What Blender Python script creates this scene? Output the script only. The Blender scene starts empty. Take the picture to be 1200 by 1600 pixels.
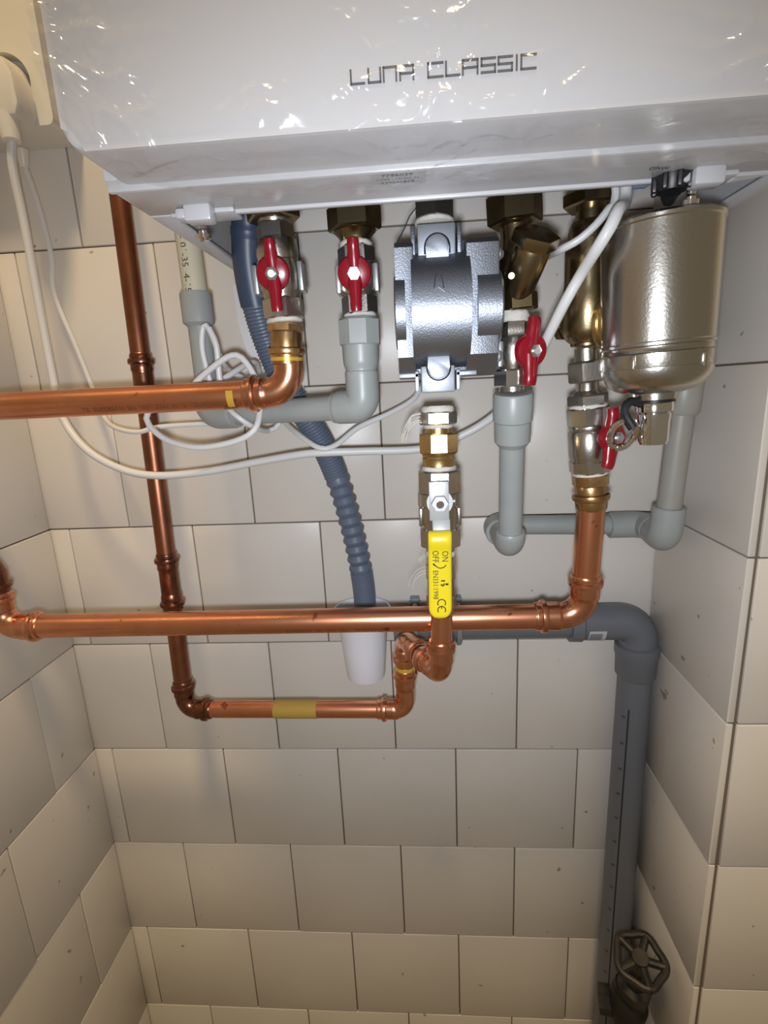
import bpy, bmesh, math, random
from mathutils import Vector as V, Matrix, noise

random.seed(7)
SC = bpy.context.scene
COL = SC.collection

# ---------------------------------------------------------------- camera
cam_d = bpy.data.cameras.new('camera')
cam_d.sensor_fit = 'VERTICAL'
cam_d.sensor_height = 36.0
cam_d.lens = 803.16 / 1600 * 36.0
cam_d.clip_start = 0.01
cam = bpy.data.objects.new('camera', cam_d)
COL.objects.link(cam)
CR = V((.9971, .0603, -.0462)); CU = V((.0307, .2361, .9713)); CF = V((-.0695, .9699, -.2335))
CR = (CR - CF * CR.dot(CF)).normalized(); CF.normalize(); CU = CR.cross(CF)
cam.matrix_world = Matrix(((CR.x, CU.x, -CF.x, .41428), (CR.y, CU.y, -CF.y, -.56081),
                           (CR.z, CU.z, -CF.z, -.15590), (0, 0, 0, 1)))
SC.camera = cam

# ---------------------------------------------------------------- world, lights, exposure
SC.view_settings.view_transform = 'Standard'
SC.view_settings.look = 'None'
SC.view_settings.gamma = 1
SC.view_settings.use_curve_mapping = False
SC.view_settings.exposure = 0.0
w = bpy.data.worlds.new('room_ambient')
SC.world = w
w.use_nodes = True
w.node_tree.nodes['Background'].inputs[0].default_value = (1.0, .82, .57, 1)
w.node_tree.nodes['Background'].inputs[1].default_value = .185

def lamp(name, kind, loc, target, energy, color, **kw):
    d = bpy.data.lights.new(name, kind)
    d.energy = energy; d.color = color
    for k, v in kw.items(): setattr(d, k, v)
    o = bpy.data.objects.new(name, d); COL.objects.link(o)
    o.location = loc
    o.rotation_euler = (V(target) - V(loc)).to_track_quat('-Z', 'Y').to_euler()
    return o
# the telephone's own flash, just under its lens, and the warm lamp of the room behind
lamp('phone_flash', 'SPOT', (.410, -.572, -.174), (.40, 0, -.27), 7.6, (.86, .91, 1.0),
     spot_size=math.radians(122), spot_blend=1.0, shadow_soft_size=.009)
lamp('room_lamp', 'AREA', (.43, -.95, 1.75), (.38, -.1, -.5), 30.0, (1.0, .74, .42), shape='DISK', size=.30)

# ---------------------------------------------------------------- materials
def mat(name, base, rough=.5, metal=0.0, spec=.5, coat=0.0, noise_amt=0.0, noise_scale=20.0, bump=0.0, bump_scale=200.0,
        base2=None, specks=None, rough_var=0.0, stretch=None, world_pos=False):
    m = bpy.data.materials.new(name); m.use_nodes = True
    nt = m.node_tree; b = nt.nodes['Principled BSDF']
    b.inputs['Base Color'].default_value = (*base, 1)
    b.inputs['Roughness'].default_value = rough
    b.inputs['Metallic'].default_value = metal
    b.inputs['Specular IOR Level'].default_value = spec
    b.inputs['Coat Weight'].default_value = coat
    tc = nt.nodes.new('ShaderNodeTexCoord'); vec = tc.outputs['Object']
    if world_pos: vec = nt.nodes.new('ShaderNodeNewGeometry').outputs['Position']
    if stretch:
        mp = nt.nodes.new('ShaderNodeMapping'); mp.inputs['Scale'].default_value = stretch
        nt.links.new(vec, mp.inputs['Vector']); vec = mp.outputs[0]
    out = None
    if base2:
        n = nt.nodes.new('ShaderNodeTexNoise'); n.inputs['Scale'].default_value = noise_scale; n.inputs['Detail'].default_value = 5
        nt.links.new(vec, n.inputs['Vector'])
        r = nt.nodes.new('ShaderNodeValToRGB')
        r.color_ramp.elements[0].position = .5 - noise_amt; r.color_ramp.elements[1].position = .5 + noise_amt
        r.color_ramp.elements[0].color = (*base, 1); r.color_ramp.elements[1].color = (*base2, 1)
        nt.links.new(n.outputs[0], r.inputs[0]); out = r.outputs[0]
        if rough_var:
            mr = nt.nodes.new('ShaderNodeMapRange')
            mr.inputs[3].default_value = rough - rough_var; mr.inputs[4].default_value = rough + rough_var
            nt.links.new(n.outputs[0], mr.inputs[0]); nt.links.new(mr.outputs[0], b.inputs['Roughness'])
    if specks:                                   # small stray dirt marks, (colour, scale, threshold)
        n = nt.nodes.new('ShaderNodeTexNoise'); n.inputs['Scale'].default_value = specks[1]; n.inputs['Detail'].default_value = 2
        nt.links.new(vec, n.inputs['Vector'])
        r = nt.nodes.new('ShaderNodeValToRGB')
        r.color_ramp.elements[0].position = specks[2]; r.color_ramp.elements[1].position = specks[2] + .03
        r.color_ramp.elements[0].color = (0, 0, 0, 1); r.color_ramp.elements[1].color = (1, 1, 1, 1)
        nt.links.new(n.outputs[0], r.inputs[0])
        mx = nt.nodes.new('ShaderNodeMix'); mx.data_type = 'RGBA'
        nt.links.new(r.outputs[0], mx.inputs[0])
        if out: nt.links.new(out, mx.inputs[6])
        else: mx.inputs[6].default_value = (*base, 1)
        mx.inputs[7].default_value = (*specks[0], 1); out = mx.outputs[2]
    if out: nt.links.new(out, b.inputs['Base Color'])
    if bump:
        n = nt.nodes.new('ShaderNodeTexNoise'); n.inputs['Scale'].default_value = bump_scale; n.inputs['Detail'].default_value = 3
        nt.links.new(vec, n.inputs['Vector'])
        bp = nt.nodes.new('ShaderNodeBump'); bp.inputs['Strength'].default_value = bump; bp.inputs['Distance'].default_value = .001
        nt.links.new(n.outputs[0], bp.inputs['Height']); nt.links.new(bp.outputs[0], b.inputs['Normal'])
    return m

M = {}
M['tile'] = mat('glazed_cream_tile', (.68, .64, .58), .34, spec=.42, base2=(.74, .70, .64), noise_amt=.2, noise_scale=6,
                specks=((.36, .31, .24), 66, .728), bump=.05, bump_scale=30, world_pos=True)
M['grout'] = mat('old_grout', (.16, .13, .10), .9)
M['floor'] = mat('floor_tile', (.34, .29, .23), .5, base2=(.28, .24, .19), noise_amt=.2, noise_scale=9)
M['plaster'] = mat('painted_plaster', (.66, .62, .54), .8)
M['white'] = mat('white_enamel', (.57, .57, .585), .30, spec=.5)
M['white_in'] = mat('grey_white_steel', (.50, .53, .58), .35)
M['wplastic'] = mat('white_plastic', (.74, .72, .66), .35)
M['cable'] = mat('white_cable_sheath', (.70, .70, .69), .4)
M['wplast2'] = mat('milky_white_plastic', (.80, .82, .88), .35)
M['copper'] = mat('bright_copper', (.92,.42,.25), .30, metal=1, base2=(.76,.31,.17), noise_amt=.22, noise_scale=35, rough_var=.10,
                  specks=((.42, .16, .09), 60, .70))
M['copper_fit'] = mat('press_fitting_copper', (.90, .43, .26), .26, metal=1, base2=(.66, .28, .16), noise_amt=.18, noise_scale=70, rough_var=.1)
M['copper_old'] = mat('tarnished_copper', (.38,.155,.085), .38, metal=1, base2=(.22,.085,.05), noise_amt=.2, noise_scale=30, rough_var=.06)
M['copper_old_fit'] = mat('tarnished_press_fitting', (.32,.14,.085), .28, metal=1, base2=(.17,.075,.05), noise_amt=.18, noise_scale=70, rough_var=.06)
M['brass'] = mat('yellow_brass', (.70, .50, .22), .30, metal=1, base2=(.58, .40, .18), noise_amt=.2, noise_scale=60)
M['brass_old'] = mat('raw_hot_pressed_brass', (.36, .28, .16), .27, metal=1, base2=(.27, .21, .12), noise_amt=.2, noise_scale=60, bump=.06, bump_scale=700)
M['bronze'] = mat('press_bronze', (.72, .47, .22), .3, metal=1, base2=(.45, .28, .14), noise_amt=.15, noise_scale=90)
M['nickel'] = mat('satin_nickel', (.55, .525, .48), .25, metal=1, bump=.10, bump_scale=600)
M['nickel_dull'] = mat('dull_nickel_plate', (.55, .53, .49), .30, metal=1, bump=.1, bump_scale=500)
M['chrome'] = mat('bright_chrome', (.80, .80, .80), .12, metal=1)
M['steel'] = mat('zinc_plated_steel', (.60, .62, .64), .36, metal=.75)
M['alu'] = mat('cast_aluminium', (.33, .355, .40), .44, metal=1, bump=.22, bump_scale=900)
M['alu_face'] = mat('machined_aluminium', (.42, .45, .50), .50, metal=.7, bump=.06, bump_scale=500)
M['zinc'] = mat('zinc_passivated_plate', (.50, .51, .52), .42, metal=.35)
M['red'] = mat('red_dipped_plastic', (.26, .004, .014), .26, spec=.5)
M['yellow'] = mat('yellow_dipped_plastic', (.78, .62, .015), .32)
M['tape'] = mat('yellow_tape', (.50, .32, .06), .45)
M['clipgold'] = mat('gold_press_mark', (.86, .55, .08), .3, metal=.5)
M['ppr'] = mat('grey_polypropylene', (.355, .375, .365), .38, base2=(.31, .335, .325), noise_amt=.2, noise_scale=30)
M['ppr_old'] = mat('aged_grey_polypropylene', (.34, .33, .29), .42, base2=(.29, .28, .24), noise_amt=.2, noise_scale=30)
M['cream_pipe'] = mat('cream_plastic_pipe', (.60, .56, .43), .4)
M['drain'] = mat('dark_grey_drain_plastic', (.145, .155, .175), .38)
M['drain_light'] = mat('mid_grey_drain_plastic', (.22, .235, .25), .4)
M['hose_cuff'] = mat('navy_hose_cuff', (.045, .065, .11), .4)
M['patch'] = mat('bare_white_plaster', (.80, .81, .83), .55, bump=.4, bump_scale=120)
M['hose'] = mat('blue_grey_hose', (.115, .145, .20), .42)
M['black'] = mat('black_rubber', (.012, .012, .014), .4)
M['ink'] = mat('black_print', (.02, .02, .022), .6)
M['ink_soft'] = mat('grey_print', (.05, .05, .056), .6)
M['ink_copper'] = mat('faint_print_on_copper', (.30, .12, .07), .5, metal=.6)
M['sticker'] = mat('silver_sticker', (.52, .52, .54), .5)
M['hemp'] = mat('sealing_hemp_and_paste', (.66, .63, .57), .8, bump=.6, bump_scale=500)
M['oldtap'] = mat('grimy_old_brass', (.016, .014, .011), .5, metal=.3, base2=(.04, .035, .027), noise_amt=.15, noise_scale=80)
M['rust'] = mat('dark_rust_paint', (.075, .03, .02), .6)
M['blue'] = mat('pale_blue_plastic', (.32, .45, .72), .4)

def film_material():
    m = bpy.data.materials.new('clear_wrapping_film'); m.use_nodes = True
    nt = m.node_tree; nt.nodes.clear()
    o = nt.nodes.new('ShaderNodeOutputMaterial')
    t = nt.nodes.new('ShaderNodeBsdfTransparent'); t.inputs[0].default_value = (.97, .97, .97, 1)
    g = nt.nodes.new('ShaderNodeBsdfGlossy'); g.inputs['Roughness'].default_value = .13
    d = nt.nodes.new('ShaderNodeBsdfDiffuse'); d.inputs[0].default_value = (.8, .8, .8, 1)
    a = nt.nodes.new('ShaderNodeMixShader'); a.inputs[0].default_value = .08
    b = nt.nodes.new('ShaderNodeMixShader'); b.inputs[0].default_value = .065
    nt.links.new(t.outputs[0], a.inputs[1]); nt.links.new(d.outputs[0], a.inputs[2])
    nt.links.new(a.outputs[0], b.inputs[1]); nt.links.new(g.outputs[0], b.inputs[2])
    nt.links.new(b.outputs[0], o.inputs[0])
    return m
M['film'] = film_material()

# ---------------------------------------------------------------- object helpers
def wloc(o):
    p = V((0, 0, 0))
    while o is not None:
        p = p + V(o.location); o = o.parent
    return p

def tag(o, label, cat, group=None, kind=None):
    o['label'] = label; o['category'] = cat
    if group: o['group'] = group
    if kind: o['kind'] = kind
    return o

def thing(name, label, cat, loc, group=None):
    o = bpy.data.objects.new(name, None); COL.objects.link(o)
    o.location = loc; o.empty_display_size = .02
    return tag(o, label, cat, group)

def link(name, bm, m, parent=None, smooth=35.0, loc=None, label=None, kind=None):
    """Link a bmesh given in world coordinates as ONE object, its origin on its parent (or on loc)."""
    base = V(loc) if loc is not None else (wloc(parent) if parent is not None else V((0, 0, 0)))
    bm.normal_update()
    lim = math.radians(smooth)
    for f in bm.faces: f.smooth = True
    for e in bm.edges:
        if len(e.link_faces) == 2 and e.calc_face_angle(0) > lim: e.smooth = False
    for v in bm.verts: v.co -= base
    me = bpy.data.meshes.new(name); bm.to_mesh(me); bm.free()
    for k in (m if isinstance(m, (list, tuple)) else [m]): me.materials.append(M[k] if isinstance(k, str) else k)
    o = bpy.data.objects.new(name, me); COL.objects.link(o)
    if parent is not None:
        o.parent = parent; o.location = base - wloc(parent)
    else: o.location = base
    if label: o['label'] = label
    if kind: o['kind'] = kind
    return o

def frame(d, ref=V((0, -1, 0))):
    d = V(d).normalized(); r = V(ref)
    r = r - d * r.dot(d)
    if r.length < 1e-3:
        r = V((0, 0, 1)) - d * d.z
        if r.length < 1e-3: r = V((1, 0, 0))
    r.normalize()
    return d, r, d.cross(r)

def add_lathe(bm, p0, p1, prof, segs=24, rot=0.0, ref=V((0, -1, 0)), caps=True):
    """Turn a profile of (t, radius) about the axis p0-p1; t runs 0..1; few segs give a nut whose flat faces the ref side."""
    p0, p1 = V(p0), V(p1)
    d, r, s = frame(p1 - p0, ref)
    rings = []
    k = 1 / math.cos(math.pi / segs) if segs <= 8 else 1.0     # radius is across the flats for nuts
    for t, rad in prof:
        c = p0.lerp(p1, t) if 0 <= t <= 1 else p0 + (p1 - p0) * t
        rings.append([bm.verts.new(c + (r * math.cos(a) + s * math.sin(a)) * rad * k)
                      for a in [rot + (i + .5) * 2 * math.pi / segs for i in range(segs)]])
    for A, B in zip(rings, rings[1:]):
        for i in range(segs):
            j = (i + 1) % segs
            bm.faces.new((A[i], A[j], B[j], B[i]))
    if caps:
        bm.faces.new(list(reversed(rings[0]))); bm.faces.new(rings[-1])
    bmesh.ops.recalc_face_normals(bm, faces=bm.faces[:])
    return bm

def lathe(name, p0, p1, prof, m, parent, segs=24, rot=0.0, ref=V((0, -1, 0)), **kw):
    return link(name, add_lathe(bmesh.new(), p0, p1, prof, segs, rot, ref), m, parent, **kw)

def nut(name, p0, p1, r, m, parent, segs=6, rot=0.0, **kw):
    L = (V(p1) - V(p0)).length; c = min(.3, .0012 / max(L, 1e-6))
    return lathe(name, p0, p1, [(0, r * .92), (c, r), (1 - c, r), (1, r * .92)], m, parent, segs, rot, **kw)

def cyl(name, p0, p1, r, m, parent, segs=24, **kw):
    L = (V(p1) - V(p0)).length; c = min(.3, .0006 / max(L, 1e-6))
    return lathe(name, p0, p1, [(0, r * .95), (c, r), (1 - c, r), (1, r * .95)], m, parent, segs, **kw)

def catmull(pts, step=.004):
    pts = [V(p) for p in pts]; out = []
    P = [pts[0] * 2 - pts[1]] + pts + [pts[-1] * 2 - pts[-2]]
    for i in range(1, len(P) - 2):
        a, b, c, d = P[i - 1:i + 3]
        n = max(2, int((c - b).length / step))
        for k in range(n):
            t = k / n
            out.append(.5 * ((2 * b) + (c - a) * t + (2 * a - 5 * b + 4 * c - d) * t * t + (3 * b - a - 3 * c + d) * t ** 3))
    out.append(pts[-1]); return out

def fillet(pts, R, n=10):
    pts = [V(p) for p in pts]; out = [pts[0]]
    for a, b, c in zip(pts, pts[1:], pts[2:]):
        u, v = (a - b).normalized(), (c - b).normalized()
        ang = u.angle(v); d = R / math.tan(ang / 2)
        d = min(d, (a - b).length * .98, (c - b).length * .98); Rr = d * math.tan(ang / 2)
        ctr = b + (u + v).normalized() * (Rr / math.sin(ang / 2))
        s, e = b + u * d - ctr, b + v * d - ctr
        tot = s.angle(e); ax = s.cross(e).normalized()
        for k in range(n + 1): out.append(ctr + Matrix.Rotation(tot * k / n, 3, ax) @ s)
    out.append(pts[-1]); return out

def resample(pts, stations):
    """Points at the given arc lengths."""
    L = [0.0]
    for a, b in zip(pts, pts[1:]): L.append(L[-1] + (b - a).length)
    out = []; i = 0
    for s in stations:
        s = min(max(s, 0), L[-1])
        while i < len(L) - 2 and L[i + 1] < s: i += 1
        d = L[i + 1] - L[i]
        out.append(pts[i].lerp(pts[i + 1], (s - L[i]) / d if d > 1e-9 else 0))
    return out

def plen(pts): return sum((b - a).length for a, b in zip(pts, pts[1:]))

def add_sweep(bm, pts, radii, segs=18, flat=None):
    """Tube through pts with a radius each; flat=(dir, factor) squashes the section along dir."""
    n = len(pts)
    tang = [(pts[min(i + 1, n - 1)] - pts[max(i - 1, 0)]) for i in range(n)]
    for i in range(n):
        if tang[i].length < 1e-9: tang[i] = tang[i - 1].copy() if i else V((0, 0, 1))
        tang[i].normalize()
    d, r, s = frame(tang[0], V((0, -1, 0)) if flat is None else flat[0])
    rings = []
    for i in range(n):
        r = r - tang[i] * r.dot(tang[i]); r.normalize(); s = tang[i].cross(r)
        f = 1.0 if flat is None else flat[1]
        rings.append([bm.verts.new(pts[i] + (r * math.cos(a) * f + s * math.sin(a)) * radii[i])
                      for a in [k * 2 * math.pi / segs for k in range(segs)]])
    for A, B in zip(rings, rings[1:]):
        for i in range(segs):
            j = (i + 1) % segs
            bm.faces.new((A[i], A[j], B[j], B[i]))
    bm.faces.new(list(reversed(rings[0]))); bm.faces.new(rings[-1])
    bmesh.ops.recalc_face_normals(bm, faces=bm.faces[:])
    return bm

def tube(name, pts, r, m, parent, segs=16, **kw):
    pts = [V(p) for p in pts]
    return link(name, add_sweep(bmesh.new(), pts, [r] * len(pts), segs), m, parent, **kw)

def profile_tube(name, path, table, m, parent, segs=24, step=.004, **kw):
    """Sweep along path with the radius table [(arc length, radius)]."""
    L = plen(path)
    st = sorted(set([round(s, 6) for s, _ in table] + [round(k * step, 6) for k in range(int(L / step) + 1)] + [round(L, 6)]))
    st2 = [st[0]]
    for s in st[1:]:
        if s - st2[-1] > 2e-4: st2.append(s)
    def rad(s):
        for (a, ra), (b, rb) in zip(table, table[1:]):
            if a <= s <= b: return ra + (rb - ra) * ((s - a) / (b - a) if b > a else 0)
        return table[-1][1] if s > table[-1][0] else table[0][1]
    return link(name, add_sweep(bmesh.new(), resample(path, st2), [rad(s) for s in st2], segs), m, parent, **kw)

def bead_table(L, r, first=True, last=True, depth=.020):
    rs, rb = r + .0012, r + .0032
    A = [(0, rs - .0006), (.001, rs), (.0045, rs), (.0055, rb), (.0075, rb + .0003), (.0095, rb), (.0105, rs), (depth, rs + .0003), (depth + .002, r + .0006)]
    B = [(L - s, q) for s, q in reversed(A)]
    t = (A if first else [(0, r + .0006)]) + (B if last else [(L, r + .0006)])
    return t

def press_elbow(name, a, corner, b, r, R, m, parent, first=True, last=True):
    path = fillet([a, corner, b], R, 12)
    L = plen(path)
    return profile_tube(name, path, bead_table(L, r, first, last, min(.020, L * .28)), m, parent, step=.003)

def press_coupling(name, a, b, r, m, parent):
    a, b = V(a), V(b)
    return profile_tube(name, [a, b], bead_table((b - a).length, r, depth=min(.016, (b - a).length * .3)), m, parent)

def add_box(bm, c, size, bev=0.0, axes=None, segs=2):
    """Bevelled box about c; axes = three unit vectors."""
    X, Y, Z = axes if axes else (V((1, 0, 0)), V((0, 1, 0)), V((0, 0, 1)))
    t = bmesh.new()
    bmesh.ops.create_cube(t, size=1.0)
    for v in t.verts: v.co = V((v.co.x * size[0], v.co.y * size[1], v.co.z * size[2]))
    if bev: bmesh.ops.bevel(t, geom=t.edges[:] + t.verts[:], offset=bev, segments=segs, affect='EDGES', profile=.5, clamp_overlap=True)
    mp = {}
    c = V(c)
    for v in t.verts: mp[v] = bm.verts.new(c + X * v.co.x + Y * v.co.y + Z * v.co.z)
    for f in t.faces: bm.faces.new([mp[v] for v in f.verts])
    t.free()
    bmesh.ops.recalc_face_normals(bm, faces=bm.faces[:])
    return bm

def box(name, lo, hi, m, parent=None, bev=.001, **kw):
    lo, hi = V(lo), V(hi)
    return link(name, add_box(bmesh.new(), (lo + hi) / 2, hi - lo, bev), m, parent, **kw)

def add_prism(bm, outline, o, X, Y, N, t, bev=0.0):
    """Extrude a 2-D outline (list of (x, y)) by t along N from o."""
    o, X, Y, N = V(o), V(X), V(Y), V(N)
    tb = bmesh.new()
    A = [tb.verts.new((x, y, 0)) for x, y in outline]; B = [tb.verts.new((x, y, t)) for x, y in outline]
    n = len(A)
    tb.faces.new(list(reversed(A))); top = tb.faces.new(B)
    for i in range(n): tb.faces.new((A[i], A[(i + 1) % n], B[(i + 1) % n], B[i]))
    if bev: bmesh.ops.bevel(tb, geom=list(top.edges), offset=bev, segments=2, affect='EDGES', profile=.5, clamp_overlap=True)
    mp = {v: bm.verts.new(o + X * v.co.x + Y * v.co.y + N * v.co.z) for v in tb.verts}
    for f in tb.faces: bm.faces.new([mp[v] for v in f.verts])
    tb.free()
    bmesh.ops.recalc_face_normals(bm, faces=bm.faces[:])
    return bm

def text(name, s, size, mapf, m, parent, squeeze=1.0):
    cu = bpy.data.curves.new(name, 'FONT'); cu.body = s; cu.size = size; cu.resolution_u = 2
    cu.align_x = 'CENTER'; cu.align_y = 'CENTER'
    t = bpy.data.objects.new(name, cu); COL.objects.link(t)
    dg = bpy.context.evaluated_depsgraph_get()
    me = t.evaluated_get(dg).to_mesh()
    bm = bmesh.new(); bm.from_mesh(me)
    t.evaluated_get(dg).to_mesh_clear()
    bpy.data.objects.remove(t); bpy.data.curves.remove(cu)
    for v in bm.verts: v.co = mapf(v.co.x * squeeze, v.co.y)
    return link(name, bm, m, parent)

def flat_map(o, X, Y):
    o, X, Y = V(o), V(X).normalized(), V(Y).normalized()
    return lambda x, y: o + X * x + Y * y

def pipe_map(o, A, Y, r):
    """Wrap text round a pipe: A runs along the pipe, Y is the text's up, both across the visible side."""
    o, A, Y = V(o), V(A).normalized(), V(Y).normalized(); N = A.cross(Y)
    return lambda x, y: o + A * x + (N * math.cos(y / r) + Y * math.sin(y / r)) * r

# ================================================================ the setting
T = .15
def struct(name, lo, hi, m):
    o = box(name, lo, hi, m, None, 0); o['kind'] = 'structure'; return o

XL, XR, YP = -.022, .672, -.158           # left wall, side of the pier, front of the pier
wall_back = struct('wall_back', (XL - .06, .0025, -1.40), (XR + .06, .06, .62), 'grout')
wall_left = struct('wall_left', (XL - .06, -.80, -1.40), (XL - .0025, .0025, .62), 'grout')
pier = struct('wall_right', (XR + .0025, YP + .0025, -1.40), (XR + .40, .0025, .62), 'grout')
floor = struct('floor', (XL - .06, -1.0, -1.43), (XR + .40, .06, -1.40), 'floor')

_tiles = {}
def tile_mesh(wd, ht, nose=False):
    key = (round(wd, 4), round(ht, 4), nose)
    if key not in _tiles:
        bm = bmesh.new()
        add_box(bm, (0, .003, 0), (wd - .0015, .006, ht - .0015), .0009, segs=2)
        if nose:                                   # glazed round nose on the free edge
            vs = [e for e in bm.edges if all(v.co.x > wd / 2 - .002 for v in e.verts) and all(v.co.y < .001 for v in e.verts)]
            bmesh.ops.bevel(bm, geom=vs, offset=.004, segments=3, affect='EDGES', profile=.5, clamp_overlap=True)
        bm.normal_update()
        for f in bm.faces: f.smooth = True
        for e in bm.edges:
            if len(e.link_faces) == 2 and e.calc_face_angle(0) > .9: e.smooth = False
        me = bpy.data.meshes.new('tile'); bm.to_mesh(me); bm.free()
        me.materials.append(M['tile']); _tiles[key] = me
    return _tiles[key]

def lay(parent, u0, u1, rows, joints, place, rz, nose_last=False):
    rnd = random.Random(len(parent.name) * 13 + 5)
    for k in rows:
        z1, z0 = -k * T, -(k + 1) * T
        cuts = sorted([u0, u1] + [j for j in joints(k) if u0 + .004 < j < u1 - .004])
        for i, (a, b) in enumerate(zip(cuts, cuts[1:])):
            o = bpy.data.objects.new('tile', tile_mesh(b - a, T, nose_last and i == len(cuts) - 2)); COL.objects.link(o)
            o.parent = parent
            p = place((a + b) / 2, (z0 + z1) / 2)
            n = Matrix.Rotation(rz, 3, 'Z') @ V((0, -1, 0))
            o.location = V(p) + n * rnd.uniform(-.0004, .0004) - V(parent.location)
            o.rotation_euler = (rnd.uniform(-.003, .003), rnd.uniform(-.0012, .0012), rz + rnd.uniform(-.003, .003))
            # a few millimetres of hand laying
rows = range(-4, 9)
lay(wall_back, XL - .003, XR + .003, rows, lambda k: [(i + (.5 if k % 2 else 0)) * T for i in range(-1, 6)], lambda u, z: (u, 0, z), 0)
lay(wall_left, .0004, .755, rows, lambda k: [(i + (.5 if k % 2 else 0)) * T for i in range(0, 6)], lambda u, z: (XL, -u, z), math.pi / 2)
lay(pier, .0006, -YP - .0005, rows, lambda k: [], lambda u, z: (XR, -u, z), -math.pi / 2, True)
lay(pier, XR + .0080, XR + .39, rows, lambda k: [XR + .008 + T, XR + .008 + 2 * T], lambda u, z: (u, YP, z), 0)

bm = bmesh.new()                                   # a broken away strip of tile with the white plaster showing
pp = [V((0.2297, 0.0000, -0.0454)), V((0.2306, 0.0000, -0.0729)), V((0.2318, 0.0000, -0.0920)), V((0.2369, 0.0000, -0.1084)), V((0.2310, 0.0000, -0.1297)), V((0.2300, 0.0000, -0.1578)), V((0.2948, 0.0000, -0.1567)), V((0.2947, 0.0000, -0.1081)), V((0.2942, 0.0000, -0.0516)), V((0.2669, 0.0000, -0.0439))]
add_prism(bm, [(p.x, p.z) for p in pp], (0, -.0007, 0), (1, 0, 0), (0, 0, 1), (0, -1, 0), .0012, .0004)
link('plaster_patch', bm, 'patch', wall_back, label='bare white plaster patch')

# ================================================================ boiler
BX0, BX1, BZ, BF = .2485, .6425, -.0435, -.298
boiler = thing('wall_boiler', 'white wall hung boiler above all the pipes, front wrapped in clear film', 'boiler', ((BX0 + BX1) / 2, 0, BZ))
bm = bmesh.new()
def rrect(x0, x1, z0, z1, r, n=6):
    out = []
    for cx, cz, a0 in ((x1 - r, z1 - r, 0), (x0 + r, z1 - r, 90), (x0 + r, z0 + r, 180), (x1 - r, z0 + r, 270)):
        for i in range(n + 1):
            a = math.radians(a0 + 90 * i / n); out.append((cx + r * math.cos(a), cz + r * math.sin(a)))
    return out
add_prism(bm, rrect(BX0 + .006, BX1 - .006, BZ + .001, .60, .010), (0, -.257, 0), (1, 0, 0), (0, 0, 1), (0, -1, 0), -BF - .257, .003)
link('front_cover', bm, 'white', boiler)
bm = bmesh.new()                                   # the tray under the cover: lip, raised edges and the flange behind it
add_box(bm, ((BX0 + BX1) / 2, -.2335, BZ + .003), (BX1 - BX0 - .002, .047, .006), .0012)
add_box(bm, ((BX0 + BX1) / 2, -.2555, BZ + .0012), (BX1 - BX0 - .002, .0040, .0070), .0018)
add_box(bm, ((BX0 + BX1) / 2, -.2105, BZ + .0012), (BX1 - BX0 - .03, .0034, .0068), .0016)
add_box(bm, ((BX0 + BX1) / 2, -.2005, BZ + .004), (BX1 - BX0 - .03, .0150, .003), .001)
link('bottom_tray', bm, 'white', boiler)
for sx, x0, x1 in ((0, BX0 + .001, BX0 + .0025), (1, BX1 - .0025, BX1 - .001)):
    bm = bmesh.new()
    add_box(bm, ((x0 + x1) / 2, -.136, .28), (.0015, .244, .64), .0005)
    xs_ = (BX0 + .0042) if not sx else (BX1 - .0042)
    add_box(bm, (xs_, -.2555, .28), (.0064, .0035, .64), .0004)
    xi = (BX0 + .007) if not sx else (BX1 - .007)
    add_box(bm, (xi, -.110, BZ + .0015), (.013, .196, .003), .001)
    link('side_panel', bm, 'white', boiler)
box('base_plate', (BX0 + .003, -.256, .040), (BX1 - .003, -.014, .043), 'white_in', boiler, .0005)
bm = bmesh.new()
add_box(bm, ((BX0 + BX1) / 2, -.0145, .33), (BX1 - BX0 - .006, .003, .54), .0005)
link('back_plate', bm, 'white_in', boiler)
# closing clips with their screws, left and right
for cx, cy in ((.2860, -.2200), (.5830, -.2200)):
    bm = bmesh.new()
    add_box(bm, (cx, cy, BZ - .004), (.017, .012, .010), .002)
    add_box(bm, (cx + .003, cy + .012, BZ - .001), (.034, .018, .003), .001)
    add_box(bm, (cx - .012, cy + .004, BZ - .003), (.006, .012, .006), .0015)
    c = link('cover_clip', bm, 'white', boiler)
    lathe('screw', (cx - .003, cy + .009, BZ - .004), (cx - .003, cy + .010, BZ - .016),
          [(0, .0022), (.12, .0022), (.14, .0028), (.25, .0022), (.33, .0028), (.45, .0022), (.55, .0028), (.68, .0024), (.70, .0048), (.9, .0046), (1, .003)], 'chrome', c, 14)
for cx in (.272, .613):
    bm = bmesh.new(); add_prism(bm, [(-.008, -.004), (.010, .004), (-.006, .006)], (cx, -.205, BZ - .0002), (1, 0, 0), (0, -1, 0), (0, 0, -1), .0015)
    link('corner_tab', bm, 'wplast2', boiler)
# black filling knob under the right end
bm = bmesh.new()
kc = V((.5675, -.2130, BZ - .006))
add_lathe(bm, kc + V((0, 0, .030)), kc + V((0, 0, -.002)), [(0, .0095), (.7, .0105), (.8, .0105), (1, .008)], 20)
for i in range(8):
    a = i * math.pi / 4
    add_box(bm, kc + V((math.cos(a) * .0098, math.sin(a) * .0098, .004)), (.004, .004, .013), .002, axes=(V((math.cos(a), math.sin(a), 0)), V((-math.sin(a), math.cos(a), 0)), V((0, 0, 1))))
add_lathe(bm, kc + V((.004, .008, .012)), kc + V((.007, .019, -.003)), [(0, .005), (.8, .005), (1, .003)], 12)
link('filling_knob', bm, 'black', boiler)
box('service_hatch', (.5660, -.160, -.030), (.5780, -.150, .040), 'blue', boiler, .002)
text('knob_symbol', '0hw', .0065, flat_map((.5530, -.2290, BZ - .0005), (1, 0, 0), (0, -1, 0)), 'ink_soft', boiler)
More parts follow.
